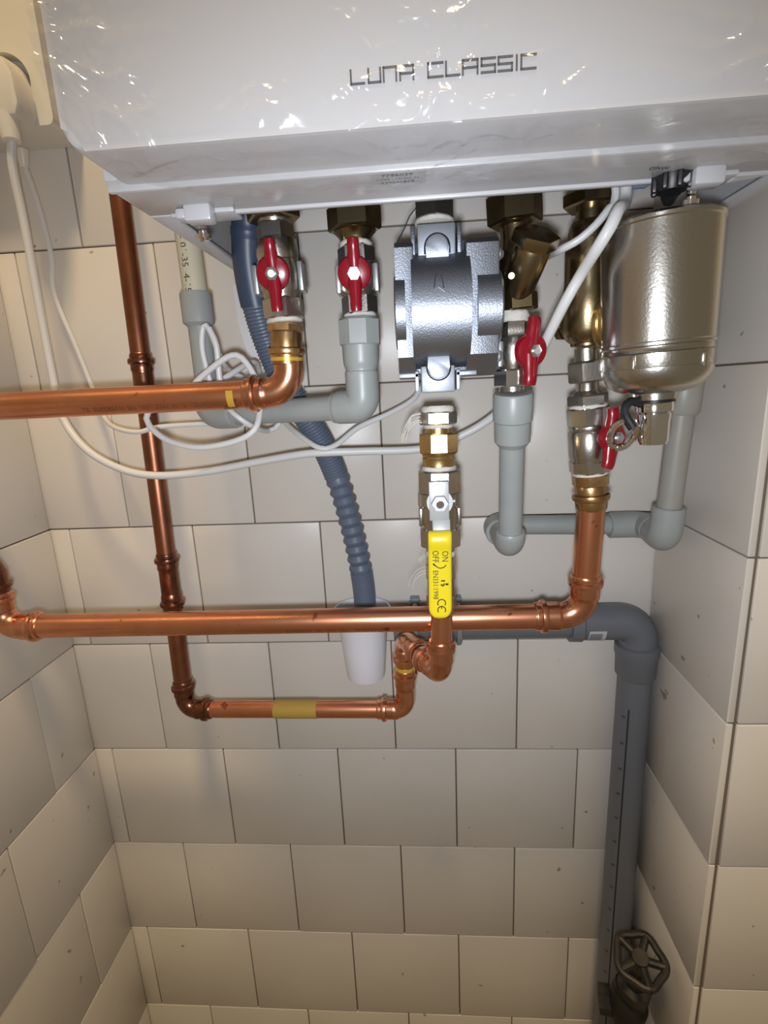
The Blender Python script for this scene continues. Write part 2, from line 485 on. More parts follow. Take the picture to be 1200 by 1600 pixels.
box('rating_sticker', (.3930, -.2500, BZ - .0003), (.4235, -.2345, BZ + .0002), 'sticker', boiler, 0)
for s, y, q in (('7796039', -.2470, .0050), ('LUNA CLASSIC 24', -.2420, .0030), ('230641829', -.2374, .0042)):
    text('sticker_print', s, q, flat_map((.4075, y, BZ - .0005), (1, 0, 0), (0, -1, 0)), 'ink', boiler)

# name on the front: square line lettering
GL = {'L': [[(0, 1), (0, 0), (1, 0)]], 'U': [[(0, 1), (0, 0), (1, 0), (1, 1)]], 'N': [[(0, 0), (0, 1), (1, 1), (1, 0)]],
      'A': [[(0, 0), (0, 1), (1, 1), (1, 0)], [(0, .45), (1, .45)]], 'C': [[(1, 1), (0, 1), (0, 0), (1, 0)]],
      'S': [[(1, 1), (0, 1), (0, .5), (1, .5), (1, 0), (0, 0)]], 'I': [[(0, 0), (0, 1)]]}
bm = bmesh.new()
LH, LT = .0051, .0008
p_l, p_r = V((0.3900, -0.2985, -0.0261)), V((0.4699, -0.2985, -0.0284))
span = p_r.x - p_l.x
def glyph(ch, x0, x1):
    for st in GL[ch]:
        for (ax_, az_), (bx_, bz_) in zip(st, st[1:]):
            A_ = V((x0 + ax_ * (x1 - x0), BF - .0003, p_l.z + .0006 + az_ * LH)); B_ = V((x0 + bx_ * (x1 - x0), BF - .0003, p_l.z + .0006 + bz_ * LH))
            d = B_ - A_
            if abs(d.x) > abs(d.z): add_box(bm, (A_ + B_) / 2, (abs(d.x) + LT, .0006, LT))
            else: add_box(bm, (A_ + B_) / 2, (LT, .0006, abs(d.z) + LT))
for ch, a, b in (('L', 549, 571), ('U', 577, 597), ('N', 601, 622), ('A', 627, 649), ('C', 671, 695), ('L', 699, 721),
                 ('A', 725, 749), ('S', 754, 776), ('S', 780, 802), ('I', 808, 808), ('C', 815, 838)):
    glyph(ch, p_l.x + (a - 549) / 289 * span, p_l.x + (b - (1.2 if ch != 'I' else 0) - 549) / 289 * span)
link('name_lettering', bm, 'ink_soft', boiler)

# crumpled clear film over the front and round the bottom edge
def crumple(u, v):
    p = V((u, v, 3.1))
    m = max(0.0, .56 + 1.6 * noise.noise(V((u * 13, v * 13, 9.0))))             # crumpled here, taut there
    m = min(1.6, m + 1.1 * math.exp(-((v - .085) / .016) ** 2) * (.55 + noise.noise(V((u * 30, 4, 1)))) + .9 * max(0, 1 - (u - BX0) / .055))
    w = V((noise.noise(V((u * 30, v * 30, 1))), noise.noise(V((u * 30, v * 30, 5))), 0)) * .6
    q = V((u * 42 + v * 18, v * 75 - u * 10, 2)) + w
    a = abs(noise.noise(q)); b = abs(noise.noise(V((u * 120 - v * 60, v * 150, 6)) + w * 2))
    return m * ((1 - a) ** 4 * .0026 + (1 - b) ** 3 * .0010) + .0010 * (1 + noise.noise(V((u * 11, v * 11, 2))))
bm = bmesh.new()
NX, NS = 330, 110
grid = []
for i in range(NX + 1):
    u = BX0 + .003 + (BX1 - BX0 + .002) * i / NX
    col_ = []
    for j in range(NS + 1):
        lim = .142 - .010 * noise.noise(V((u * 17, 0, 0))) - (.078 * max(0, 1 - (u - BX0) / .055) if u < .32 else 0)
        s = lim * j / NS
        zt = .050
        h = max(.0008, .0012 + crumple(u, s))
        if s < zt - BZ - .006: p = V((u, BF - h, zt - s))
        else:
            e = s - (zt - BZ - .006); a = min(1, e / .010) * math.pi / 2
            c0 = V((u, BF + .006, BZ + .006)); rr = .006 + h * .8
            p = c0 + V((0, -math.cos(a) * rr, -math.sin(a) * rr))
            if e > .010:
                p.y += (e - .010); q_ = min(1, max(0, (e - .018) / .014)); p.z -= .0030 * q_ * q_ * (3 - 2 * q_)
        col_.append(bm.verts.new(p))
    grid.append(col_)
for i in range(NX):
    for j in range(NS):
        bm.faces.new((grid[i][j], grid[i + 1][j], grid[i + 1][j + 1], grid[i][j + 1]))
link('protective_film', bm, 'film', boiler, 60, label='crumpled clear protective film')

# ================================================================ socket, plug
sb = thing('socket_box', 'white surface mounted socket box on the wall left of the boiler', 'socket', (.03, 0, .092))
SC0 = V((.0560, 0, .1255)); SR = .0235
bm = bmesh.new()
outer = rrect(XL + .003, .0945, .0905, .30, .006)
Of = [bm.verts.new((x, -.044, z)) for x, z in outer]; Ob = [bm.verts.new((x, -.0006, z)) for x, z in outer]
circ = [(SC0.x + SR * math.cos(i * math.pi / 20), SC0.z + SR * math.sin(i * math.pi / 20)) for i in range(40)]
Cf = [bm.verts.new((x, -.044, z)) for x, z in circ]; Cb = [bm.verts.new((x, -.030, z)) for x, z in circ]
es = []
for Lp_ in (Of, Cf):
    for i in range(len(Lp_)): es.append(bm.edges.new((Lp_[i], Lp_[(i + 1) % len(Lp_)])))
bmesh.ops.triangle_fill(bm, edges=es, use_beauty=True)
for A_, B_ in ((Of, Ob), (Cf, Cb)):
    for i in range(len(A_)): bm.faces.new((A_[i], A_[(i + 1) % len(A_)], B_[(i + 1) % len(A_)], B_[i]))
bm.faces.new(Cb); bm.faces.new(Ob)
bmesh.ops.recalc_face_normals(bm, faces=bm.faces[:])
link('housing', bm, 'wplastic', sb)
plug = thing('power_plug', 'white power plug with thick white cable sagging across to the right', 'plug', (.056, -.048, .1255))
bm = bmesh.new()
add_lathe(bm, SC0 + V((0, -.0305, 0)), SC0 + V((0, -.052, 0)), [(0, .0185), (.3, .0185), (1, .017)], 24)
add_prism(bm, [(-.014, -.021), (.014, -.021), (.018, -.012), (.017, .010), (.011, .022), (-.011, .022), (-.017, .010), (-.018, -.012)], (.0655, -.050, .1080), (1, 0, 0), (0, 0, 1), (0, -1, 0), .023, .003)
link('plug_body', bm, 'wplastic', plug)
lathe('cable_gland', (.0660, -.0660, .0880), (.0675, -.0665, .0690), [(0, .0098), (.4, .0090), (.95, .0075), (1, .006)], 'wplastic', plug, 18)
thick = [V((.0678, -.0665, .072)), V((0.0613, -0.0630, 0.0509)), V((0.0564, -0.0550, 0.0078)), V((0.0523, -0.0500, -0.0581)), V((0.0523, -0.0500, -0.1239)), V((0.0570, -0.0540, -0.1680)), V((0.0828, -0.0640, -0.2014)), V((0.1201, -0.0710, -0.2218)),
         V((0.1577, -0.0760, -0.2287)), V((0.2056, -0.0740, -0.2270)), V((0.2576, -0.0740, -0.2195)), V((0.3034, -0.0800, -0.2130)), V((0.3282, -0.0810, -0.2120)), V((0.3641, -0.0760, -0.2128)), V((0.4186, -0.0700, -0.2133)), V((0.4551, -0.0680, -0.2028)), V((0.4851, -0.0750, -0.1847)),
         V((0.5047, -0.1000, -0.1577)), V((0.5082, -0.1250, -0.1425)), V((0.5092, -0.1500, -0.1329)), V((0.5172, -0.1760, -0.1064)), V((0.5251, -0.1860, -0.0891)), V((0.5292, -0.2065, -0.0769)), V((0.5345, -0.2115, -0.0668)), V((0.5398, -0.2070, -0.0574)), V((.5515, -.1855, -.0470)), V((.5525, -.1815, -.0300)), V((.5530, -.1790, .0050))]
tube('cable', catmull(thick), .0038, 'cable', plug, 12)

# thin control lead with a few loose coils
plug2 = thing('control_lead', 'thin white lead looped loosely behind the upper copper pipe', 'cable', V((0.0524, -0.0300, 0.0429)))
lathe('lead_gland', V((0.0503, -0.0300, 0.0798)), V((0.0479, -0.0280, 0.0646)), [(0, .0055), (.6, .005), (1, .0035)], 'wplastic', plug2, 14)
thin = [V((0.0480, -0.0280, 0.0711)), V((0.0511, -0.0220, 0.0344)), V((0.0506, -0.0160, -0.0104)), V((0.0453, -0.0140, -0.0460)), V((0.0594, -0.0160, -0.0973)), V((0.0730, -0.0200, -0.1437)), V((0.0887, -0.0350, -0.1704)), V((0.1140, -0.0600, -0.1814)), V((0.1427, -0.0715, -0.1861)),
        V((0.1664, -0.0725, -0.1820)), V((0.2147, -0.0660, -0.1815)), V((0.2417, -0.0620, -0.1841)), V((0.2591, -0.0600, -0.1763)), V((0.2548, -0.0600, -0.1458)), V((0.2427, -0.0750, -0.1338)), V((0.2442, -0.1000, -0.1237)), V((0.2401, -0.1080, -0.1003)), V((0.2354, -0.1080, -0.0975)), V((0.2319, -0.1080, -0.1156)), V((0.2356, -0.1070, -0.1452)),
        V((0.2421, -0.1060, -0.1592)), V((0.2591, -0.1180, -0.1732)), V((0.2706, -0.1080, -0.1843)), V((0.2749, -0.0800, -0.1896)), V((0.2839, -0.0750, -0.1838)), V((0.2819, -0.0720, -0.1707))]
tube('lead', catmull(thin), .0024, 'cable', plug2, 10)
coil = thing('coiled_lead', 'white lead coiled behind the upper copper pipe elbow, tail rising to the boiler at right', 'cable', V((0.2263, -0.1400, -0.1917)))
cl = [V((0.2422, -0.1145, -0.0996)), V((0.2470, -0.1145, -0.1142)), V((0.2465, -0.1145, -0.1404)), V((0.2484, -0.1145, -0.1522)), V((0.2451, -0.1150, -0.1629)), V((0.2327, -0.1190, -0.1611)), V((0.2252, -0.1240, -0.1485)), V((0.2502, -0.1250, -0.1294)), V((0.2674, -0.1255, -0.1236)), V((0.2780, -0.1255, -0.1354)), V((0.2827, -0.1280, -0.1501)), V((0.2832, -0.1290, -0.1684)), V((0.2794, -0.1380, -0.1845)),
      V((0.2610, -0.1380, -0.1933)), V((0.2294, -0.1360, -0.1971)), V((0.2016, -0.1320, -0.1904)), V((0.1857, -0.1290, -0.1770)), V((0.1857, -0.1280, -0.1668)), V((0.1985, -0.1240, -0.1584)), V((0.2159, -0.1050, -0.1564)), V((0.2444, -0.0950, -0.1400)), V((0.2632, -0.0700, -0.1265)), V((0.2609, -0.0460, -0.1369)), V((0.2569, -0.0400, -0.1583)), V((0.2802, -0.0500, -0.1809)), V((0.3028, -0.0760, -0.1953)), V((0.3242, -0.0900, -0.2066)),
      V((0.3385, -0.0850, -0.2048)), V((0.3588, -0.0720, -0.1907)), V((0.3892, -0.0620, -0.1788)), V((0.4109, -0.0550, -0.1674)), V((0.4205, -0.0500, -0.1535)), V((0.4580, -0.0480, -0.0971)), V((0.5044, -0.0500, -0.0614)), V((0.5185, -0.1000, -0.0604)), V((0.5164, -0.1580, -0.0677)), V((0.5209, -0.1700, -0.0671)), V((0.5272, -0.1730, -0.0643)), V((0.5364, -0.1760, -0.0571)), V((0.5449, -0.1760, -0.0473)), V((0.5493, -0.1740, -0.0386)), V((.5430, -.1720, .010))]
tube('lead', catmull(cl), .0026, 'cable', coil, 10)
wire = thing('thin_wire', 'thin dark wire hanging down to the gas filter top', 'wire', V((0.4134, -0.1300, -0.0313)))
tube('wire_strand', catmull([V((0.4194, -0.1300, -0.0239)), V((0.4134, -0.1300, -0.0304)), V((0.4103, -0.1300, -0.0364)), V((0.4063, -0.1350, -0.0445)), V((0.4023, -0.1400, -0.0526))]), .0005, 'ink_soft', wire, 6)

# ================================================================ fittings
def patch(x0, x1, y0, y1, m, name, par, mpf, n=6):
    bm = bmesh.new(); P = [[bm.verts.new(mpf(x0 + (x1 - x0) * i / n, y0 + (y1 - y0) * j / n)) for j in range(n + 1)] for i in range(n + 1)]
    for i in range(n):
        for j in range(n): bm.faces.new((P[i][j], P[i + 1][j], P[i + 1][j + 1], P[i][j + 1]))
    return link(name, bm, m, par)
class Axis:
    """A straight fitting's axis, read along two known heights."""
    def __init__(s, P0, a, P1, b): s.P0, s.a, s.P1, s.b = V(P0), a, V(P1), b
    def p(s, y): return s.P0 + (s.P1 - s.P0) * ((y - s.a) / (s.b - s.a))
    def nut(s, name, a, b, r, m, par, **kw): return nut(name, s.p(a), s.p(b), r, m, par, **kw)
    def cyl(s, name, a, b, r, m, par, **kw): return cyl(name, s.p(a), s.p(b), r, m, par, **kw)
    def turn(s, name, prof, m, par, segs=28, **kw):
        a, b = prof[0][0], prof[-1][0]
        return lathe(name, s.p(a), s.p(b), [((y - a) / (b - a), r) for y, r in prof], m, par, segs, **kw)
    def hemp(s, a, b, r, par):
        bm = bmesh.new(); rnd = random.Random(int(a * 7 + b))
        add_lathe(bm, s.p(a), s.p(b), [(0, r * .93), (.25, r), (.5, r * 1.02), (.75, r), (1, r * .94)], 22)
        c0, d = s.p(a), (s.p(b) - s.p(a)).normalized()
        for v in bm.verts:
            q = v.co - c0; q = q - d * q.dot(d)
            if q.length > 1e-5: v.co += q.normalized() * rnd.uniform(-.0006, .0005)
        return link('thread_seal', bm, 'hemp', par, 60)

def stray_fibres(par, pts, n, length, seed):
    rnd = random.Random(seed); bm = bmesh.new()
    for _ in range(n):
        p = V(rnd.choice(pts)) + V((rnd.uniform(-.001, .001), 0, rnd.uniform(-.002, .002)))
        a = rnd.uniform(0, 1)
        q = [p, p + V((-.5 * length, -.002, -.1 * length)), p + V((-(.7 + .3 * a) * length, -.002, -(.4 + .4 * a) * length)), p + V((-(.75 + .4 * a) * length, -.001, -(.8 + .5 * a) * length))]
        c = catmull(q, length / 5); add_sweep(bm, c, [.00022] * len(c), 4)
    return link('hemp_fibres', bm, 'hemp', par, kind='stuff')

def butterfly(par, hub, back, tip_a, tip_b, wing=.0046, r=.0120):
    """Red two-winged handle: hub disc on its stem, two wings, chrome nut."""
    hub, back, ta, tb = V(hub), V(back), V(tip_a), V(tip_b)
    out = (hub - back).normalized()
    cyl('stem', back, hub - out * .002, .0052, 'nickel_dull', par)
    bm = bmesh.new()
    add_lathe(bm, hub - out * .003, hub + out * .004, [(0, r * .90), (.15, r), (.6, r), (.85, r * .93), (1, r * .7)], 28)
    for tip in (ta, tb):
        d = tip - hub
        path = catmull([hub + d * .12, hub + d * .5 + out * .0005, hub + d * .8 + out * .001, tip], .002)
        n = len(path)
        rr = [wing * (1.25 - .35 * min(1, i / n * 1.6)) if i < n * .85 else wing * .9 * math.sqrt(max(.05, 1 - ((i - n * .85) / (n * .15)) ** 2)) for i in range(n)]
        add_sweep(bm, path, rr, 14, flat=(out, .78))
    h = link('butterfly_handle', bm, 'red', par, 40)
    nut('handle_nut', hub + out * .0035, hub + out * .0075, .0044, 'chrome', h, ref=V((0, 0, 1)))
    cyl('stem_end', hub + out * .0072, hub + out * .0095, .0026, 'steel', h, 14)
    return h

def side_plates(par, A, y0, y1, half, m='steel'):
    """The two flat cheeks of a valve body."""
    d, r, s = frame(A.p(y1) - A.p(y0))
    L = (A.p(y1) - A.p(y0)).length
    for k in (-1, 1):
        box_bm = add_box(bmesh.new(), (A.p(y0) + A.p(y1)) / 2 + s * (half * k) , (.0035, .016, L), .001, axes=(s, r, d))
        link('body_cheek', box_bm, m, par)

YH = -.147
# ---------------------------------------------------------------- flow valve, left
A1 = Axis(V((0.3132, -0.1470, -0.0256)), 330, V((0.3153, -0.1470, -0.1059)), 510)
v = thing('ball_valve', 'nickel ball valve with red butterfly handle, leftmost of the red handled valves, above copper elbow', 'valve', A1.p(500), 'red handled ball valves')
A1.cyl('connection_pipe', 285, 332, .0095, 'brass_old', v)
A1.nut('union_nut', 318, 345, .0172, 'brass_old', v)
A1.turn('tailpiece', [(344, .012), (350, .0105), (352, .0105)], 'nickel_dull', v)
A1.nut('tailpiece_hex', 350, 375, .0122, 'nickel_dull', v)
A1.turn('body', [(374, .0135), (376, .0152), (395, .0158), (407, .0150), (409, .0160), (452, .0160), (460, .0142), (466, .0138), (467, .0128)], 'nickel', v)
side_plates(v, A1, 412, 458, .0170)
A1.nut('end_hex', 465, 499, .0142, 'nickel', v, segs=8)
A1.hemp(497, 504.6, .0138, v)
butterfly(v, V((0.3157, -0.1715, -0.0729)), V((0.3147, -0.1580, -0.0701)), V((0.3167, -0.1790, -0.0524)), V((0.3176, -0.1760, -0.0992)))

# ---------------------------------------------------------------- copper run from it
run = thing('copper_pipe', 'copper pipe with press elbow, upper one, running left from the leftmost red handled valve', 'pipe', (.17, YH, -.156))
A1b = Axis(V((0.3155, -0.1470, -0.1036)), 505, V((0.3143, -0.1470, -0.1335)), 568)
A1b.nut('adapter_hex', 506, 520, .0128, 'bronze', run, segs=8)
A1b.turn('adapter', [(519, .0120), (521, .0124), (543, .0122), (545, .0142), (549, .0146), (553, .0140), (555, .0126), (569, .0124), (570, .0118)], 'bronze', run)
A1b.turn('press_mark', [(558.5, .0126), (559, .0128), (564, .0128), (564.5, .0126)], 'clipgold', run)
e0, e1 = V((.3155, YH, -.1285)), V((.2845, YH, -.1555))
press_elbow('elbow', e0, V((.3155, YH, -.1555)), V((.2780, YH, -.1555)), .0111, .0195, 'copper_fit', run, first=False)
cyl('pipe', (.2800, YH, -.1557), (XL - .002, YH, -.1557), .0111, 'copper', run, 32)
patch(-.0028, .0028, -.0068, .0068, 'clipgold', 'press_mark', run, pipe_map((.2690, YH, -.1557), (1, 0, 0), V((0, -.25, .97)), .0117))
text('pipe_print', 'TE  SUPERSAN  EN 1057  22x1  H   L  TEGEPROFI', .0055, pipe_map((.205, YH, -.1557), (1, 0, 0), V((0, -.55, .83)), .01125), 'ink_copper', run)

# ---------------------------------------------------------------- hot water valve, second
A2 = Axis(V((0.3728, -0.1470, -0.0273)), 325, V((0.3737, -0.1470, -0.1021)), 495)
v = thing('ball_valve', 'nickel ball valve with red butterfly handle standing on hexagonal grey plastic adapter, second from left', 'valve', A2.p(492), 'red handled ball valves')
A2.cyl('connection_pipe', 280, 324, .0095, 'brass_old', v)
A2.nut('union_nut', 322, 360, .0172, 'brass_old', v)
A2.turn('tailpiece', [(358, .0150), (362, .0155), (370, .0118), (378, .0108)], 'brass_old', v)
A2.hemp(376, 386, .0120, v)
A2.nut('top_hex', 384, 411, .0120, 'nickel', v)
A2.turn('body', [(409, .012), (411, .0142), (416, .0148), (452, .0148), (460, .0128), (463, .0118)], 'nickel', v)
side_plates(v, A2, 414, 458, .0142)
A2.nut('end_hex', 461, 492, .0117, 'nickel', v)
A2.hemp(489, 495.6, .0122, v)
butterfly(v, V((0.3734, -0.1690, -0.0757)), V((0.3731, -0.1570, -0.0733)), V((0.3741, -0.1760, -0.0548)), V((0.3738, -0.1740, -0.1016)))

# ---------------------------------------------------------------- grey plastic run A
pa = thing('plastic_pipe_run', 'grey plastic pipe run from second red handled valve, left behind copper to cream riser', 'pipe', (.30, -.11, -.172))
A2b = Axis(V((0.3727, -0.1470, -0.1020)), 495, V((0.3721, -0.1470, -0.1640)), 625)
A2b.turn('adapter_hex', [(497, .0135), (501, .0152), (537, .0152), (539, .0143)], 'ppr', pa, 8)
A2b.turn('adapter', [(538, .0142), (563, .0139), (570, .0134), (575, .0122), (578, .0122), (580, .0130), (584, .0131)], 'ppr', pa)
ec = V((.3722, YH, -.1690)); el = V((.225, -.085, -.1725))
pth = fillet([A2b.p(583), ec, ec.lerp(el, .165)], .0085, 10)
profile_tube('elbow', pth, [(0, .0131), (.030, .0131), (plen(pth) - .004, .0131), (plen(pth) - .003, .0124), (plen(pth), .0122)], 'ppr', pa, step=.002)
lathe('pipe', ec.lerp(el, .16), ec.lerp(el, .88), [(0, .0101), (1, .0101)], 'ppr', pa)
vt = V(V((0.2250, -0.0850, -0.0391))); vb = V((el.x, el.y, el.z + .0))
up_d = (V(V((0.2218, -0.0850, -0.1107))) - vt)
v_end = V(V((0.2227, -0.0850, -0.1219))); 
el = V((v_end.x, -.085, -.1725))
pth = fillet([ec.lerp(el, .80), el, V((el.x, el.y, el.z + .032))], .012, 10)
profile_tube('elbow', pth, [(0, .0124), (.003, .0131), (plen(pth), .0131)], 'ppr', pa, step=.002)
vtop = V((el.x - .002, -.085, .06))
cyl('riser', V((el.x, el.y, el.z + .030)), V((el.x, -.085, -.088)), .0101, 'ppr', pa)
lathe('coupling', (el.x, -.085, -.0945), (el.x, -.085, -.066), [(0, .0108), (.10, .0138), (.95, .0138), (1, .0128)], 'ppr', pa)
cyl('cream_riser', (el.x, -.085, -.067), vtop, .0105, 'cream_pipe', pa, label='cream coloured riser')
text('riser_print', '- 01-35  4-15', .0085, pipe_map((el.x, -.085, -.045), (0, 0, -1), (.97, -.2, 0), .01065), 'ink_soft', pa)

# ---------------------------------------------------------------- gas filter
gf = thing('gas_filter', 'square cast aluminium gas filter with arrow on its barrel, in the middle under the boiler', 'filter', (.431, -.147, -.16))
xl, xr = V((0.4022, -0.1760, -0.1000))[0], V((0.4741, -0.1760, -0.1040))[0]
xa, xb = V((0.4152, -0.1760, -0.1007))[0], V((0.4516, -0.1760, -0.1027))[0]
zt, zb = V((0.4390, -0.1760, -0.0604))[2], V((0.4377, -0.1760, -0.1398))[2]
zc = V((0.4334, -0.1850, -0.1030))[2]
yb = -.118
XA, YA, ZA = V((1, 0, 0)), V((0, 1, 0)), V((0, 0, 1))
bm = bmesh.new()
def yz_plate(bm, x0, x1, half, cy, dpt, r, bev):
    o = rrect(-dpt, dpt, -half, half, r)
    add_prism(bm, o, (x0, cy, zc), YA, ZA, XA, x1 - x0, bev)
hh = (zt - zb) / 2; zc2 = (zt + zb) / 2
def plate(bm, x0, x1, bev=.0015):
    o = [(-.026, -hh * .88), (-.012, -hh - .010), (.020, -hh - .010), (.020, hh + .002), (-.022, hh + .002), (-.026, hh - .002)]
    add_prism(bm, o, (x0, -.149, zc2), YA, ZA, XA, x1 - x0, bev)
plate(bm, xl, xa); plate(bm, xb, xr)
add_lathe(bm, (xa - .002, -.152, zc), (xb + .002, -.152, zc), [(0, .0400), (1, .0400)], 48)
add_box(bm, ((xa + xb) / 2, -.135, zc2), (xb - xa + .004, .034, 2 * hh + .014), .002)
link('cast_body', bm, 'alu', gf, 30)
bm = bmesh.new()
add_lathe(bm, (xl - .0012, -.158, zc), (xl + .0065, -.158, zc), [(0, .0250), (.12, .0262), (1, .0262)], 40)
link('cover_disc', bm, 'alu', gf)
bm = bmesh.new()
add_lathe(bm, (V((0.4587, -0.1800, -0.1037))[0], -.158, zc), (xr + .002, -.158, zc), [(0, .0262), (.93, .0262), (1, .0250)], 40)
link('cover_disc', bm, 'alu', gf)
for (pa_, pb_) in (((V((0.4765, -0.1650, -0.0677))), None), ((V((0.4769, -0.1650, -0.1368))), None)):
    c = V(pa_); lathe('cover_screw', (xr - .001, -.162, c.z), (xr + .0045, -.162, c.z), [(0, .0048), (.5, .0046), (1, .002)], 'steel', gf, 14)
# spigots with their arched faces
zs0, zs1 = V((0.4309, -0.1700, -0.0476))[2], V((0.4303, -0.1720, -0.0678))[2]
xs0, xs1 = V((0.4183, -0.1720, -0.0577))[0], V((0.4445, -0.1720, -0.0593))[0]
box('spigot', (xs0, -.1715, zs1), (xs1, -.130, zs0), 'alu_face', gf, .0012)
def arch(x0, x1, z0, z1, up, y, t, name='arch_tab'):
    r = (x1 - x0) / 2; cx = (x0 + x1) / 2; o = []
    if up:
        o = [(x0, z0), (x1, z0)] + [(cx + r * math.cos(i * math.pi / 10), z1 - r + r * math.sin(i * math.pi / 10)) for i in range(11)]
    else:
        o = [(x1, z1), (x0, z1)] + [(cx - r * math.cos(i * math.pi / 10), z0 + r - r * math.sin(i * math.pi / 10)) for i in range(11)]
    bm = bmesh.new(); add_prism(bm, o, (0, y, 0), XA, ZA, -YA, t, .0006)
    g = .0008
    return link(name, bm, 'alu_face', gf)
def arch_gap(x0, x1, z0, z1, up, y):
    r = (x1 - x0) / 2; cx = (x0 + x1) / 2
    if up: pts = [V((x0, y, z0))] + [V((cx - r * math.cos(i * math.pi / 12), y, z1 - r + r * math.sin(i * math.pi / 12))) for i in range(13)] + [V((x1, y, z0))]
    else: pts = [V((x0, y, z1))] + [V((cx - r * math.cos(i * math.pi / 12), y, z0 + r - r * math.sin(i * math.pi / 12))) for i in range(13)] + [V((x1, y, z1))]
    tube('arch_groove', pts, .0006, 'black', gf, 6)
ta0, ta1 = V((0.4237, -0.1740, -0.0686))[0], V((0.4399, -0.1740, -0.0696))[0]
arch(ta0, ta1, V((0.4315, -0.1740, -0.0711))[2], V((0.4319, -0.1740, -0.0555))[2], True, -.170, .0042)
arch_gap(ta0 - .0005, ta1 + .0005, V((0.4317, -0.1720, -0.0670))[2], V((0.4320, -0.1720, -0.0542))[2], True, -.1716)
zs2, zs3 = V((0.4309, -0.1740, -0.1416))[2], V((0.4306, -0.1720, -0.1605))[2]
xs2, xs3 = V((0.4182, -0.1720, -0.1495))[0], V((0.4428, -0.1720, -0.1507))[0]
box('spigot', (xs2, -.1725, zs3), (xs3, -.130, zs2), 'alu_face', gf, .0012)
ta2, ta3 = V((0.4231, -0.1740, -0.1408))[0], V((0.4391, -0.1740, -0.1416))[0]
arch(ta2, ta3, V((0.4307, -0.1740, -0.1510))[2], V((0.4310, -0.1760, -0.1342))[2], False, -.171, .0042)
arch_gap(ta2 - .0005, ta3 + .0005, V((0.4307, -0.1730, -0.1519))[2], V((0.4309, -0.1730, -0.1420))[2], False, -.1726)
for x0, x1 in ((xs0 - .0045, xs0 - .0015), (xs1 + .0015, xs1 + .0045)):
    box('spigot_rib', (x0, -.166, zs1 - .003), (x1, -.130, zs0 + .001), 'alu', gf, .0006)
for k, x0 in ((-1, xs2 - .0045), (1, xs3 + .0015)):
    bm = bmesh.new()
    add_box(bm, (x0 + .0015, -.150, (zs2 + zs3) / 2 - .001), (.003, .030, zs2 - zs3 - .004), .0006)
    add_box(bm, (x0 + .0015 + k * .006, -.150, zs2 - .006), (.015, .030, .0032), .0006)
    link('spigot_rib', bm, 'alu_face', gf)
# raised arrow head on the barrel
def on_barrel(x, z): return V((x, -.152 - math.sqrt(.0403 ** 2 - (z - zc) ** 2), z))
am = V((0.4313, -0.1900, -0.0920)); a_l, a_r = V((0.4274, -0.1900, -0.0950)), V((0.4359, -0.1900, -0.0954))
tube('flow_arrow', [on_barrel(a_l[0], a_l[2]), on_barrel(am[0], am[2]), on_barrel(a_r[0], a_r[2])], .0008, 'alu_face', gf, 8)
tube('arrow_line', [on_barrel(a_l[0] + .001, a_l[2] + .003), on_barrel(a_l[0] + .0025, a_l[2] + .012)], .0004, 'ink_soft', gf, 6)
tube('arrow_line', [on_barrel(a_r[0] - .001, a_r[2] + .003), on_barrel(a_r[0] - .0025, a_r[2] + .012)], .0004, 'ink_soft', gf, 6)

A3 = Axis(V((0.4311, -0.1470, -0.0332)), 330, V((0.4299, -0.1600, -0.3422)), 960)
gu = thing('hex_nipple', 'brass coloured hexagon joining the boiler to the top of the aluminium filter', 'fitting', A3.p(348))
A3.cyl('connection_pipe', 280, 318, .0095, 'brass_old', gu)
A3.nut('hex', 314, 344, .0132, 'nickel_dull', gu, rot=math.pi / 6)
A3.hemp(342, 349, .0142, gu)

# ---------------------------------------------------------------- gas valve with its union
gv = thing('gas_valve', 'nickel gas ball valve with long yellow lever and brass union under the aluminium filter', 'valve', A3.p(960))
A3.hemp(611, 622, .0125, gv)
A3.nut('nipple_hex', 620, 640, .0128, 'nickel_dull', gv)
A3.turn('nipple', [(639, .0105), (655, .0102)], 'brass', gv)
A3.hemp(638, 646, .0112, gv)
A3.nut('union_nut', 653, 685, .0147, 'brass', gv, segs=8)
A3.turn('union_tail', [(684, .0125), (687, .0132), (690, .0126), (693, .0132), (696, .0126), (703, .0128), (710, .0125)], 'brass', gv)
A3.hemp(705, 713, .0135, gv)
A3.nut('top_hex', 712, 750, .0162, 'nickel', gv, segs=8)
A3.turn('body', [(748, .0165), (749, .0172), (769, .0172), (771, .0162), (790, .0164), (806, .0150), (808, .0150)], 'nickel', gv, 32)
side_plates(gv, A3, 772, 802, .0150, 'nickel')
A3.nut('bottom_hex', 806, 838, .0158, 'nickel', gv, segs=8)
A3.turn('outlet_nipple', [(836, .0128), (850, .0112), (868, .0112), (870, .0122), (894, .0122), (896, .0112), (924, .0112), (926, .0124), (940, .0124), (944, .0108), (957, .0104)], 'nickel_dull', gv)
A3.hemp(846, 856, .0122, gv)
stray_fibres(gv, [V((0.4170, -0.1600, -0.1792)), V((0.4171, -0.1600, -0.1768)), V((0.4174, -0.1580, -0.1827))], 14, .013, 3)
stray_fibres(gv, [V((0.4175, -0.1580, -0.3046)), V((0.4171, -0.1580, -0.3018))], 3, .013, 5)
stray_fibres(gv, [V((0.4174, -0.1580, -0.2918)), V((0.4167, -0.1580, -0.2781))], 3, .005, 6)
hubp = V(V((0.4294, -0.1820, -0.2410)))
cyl('stem', (hubp.x, -.164, hubp.z), (hubp.x, -.187, hubp.z), .0050, 'steel', gv)
nut('stem_nut', (hubp.x, -.1835, hubp.z), (hubp.x, -.1885, hubp.z), .0058, 'steel', gv, ref=ZA)
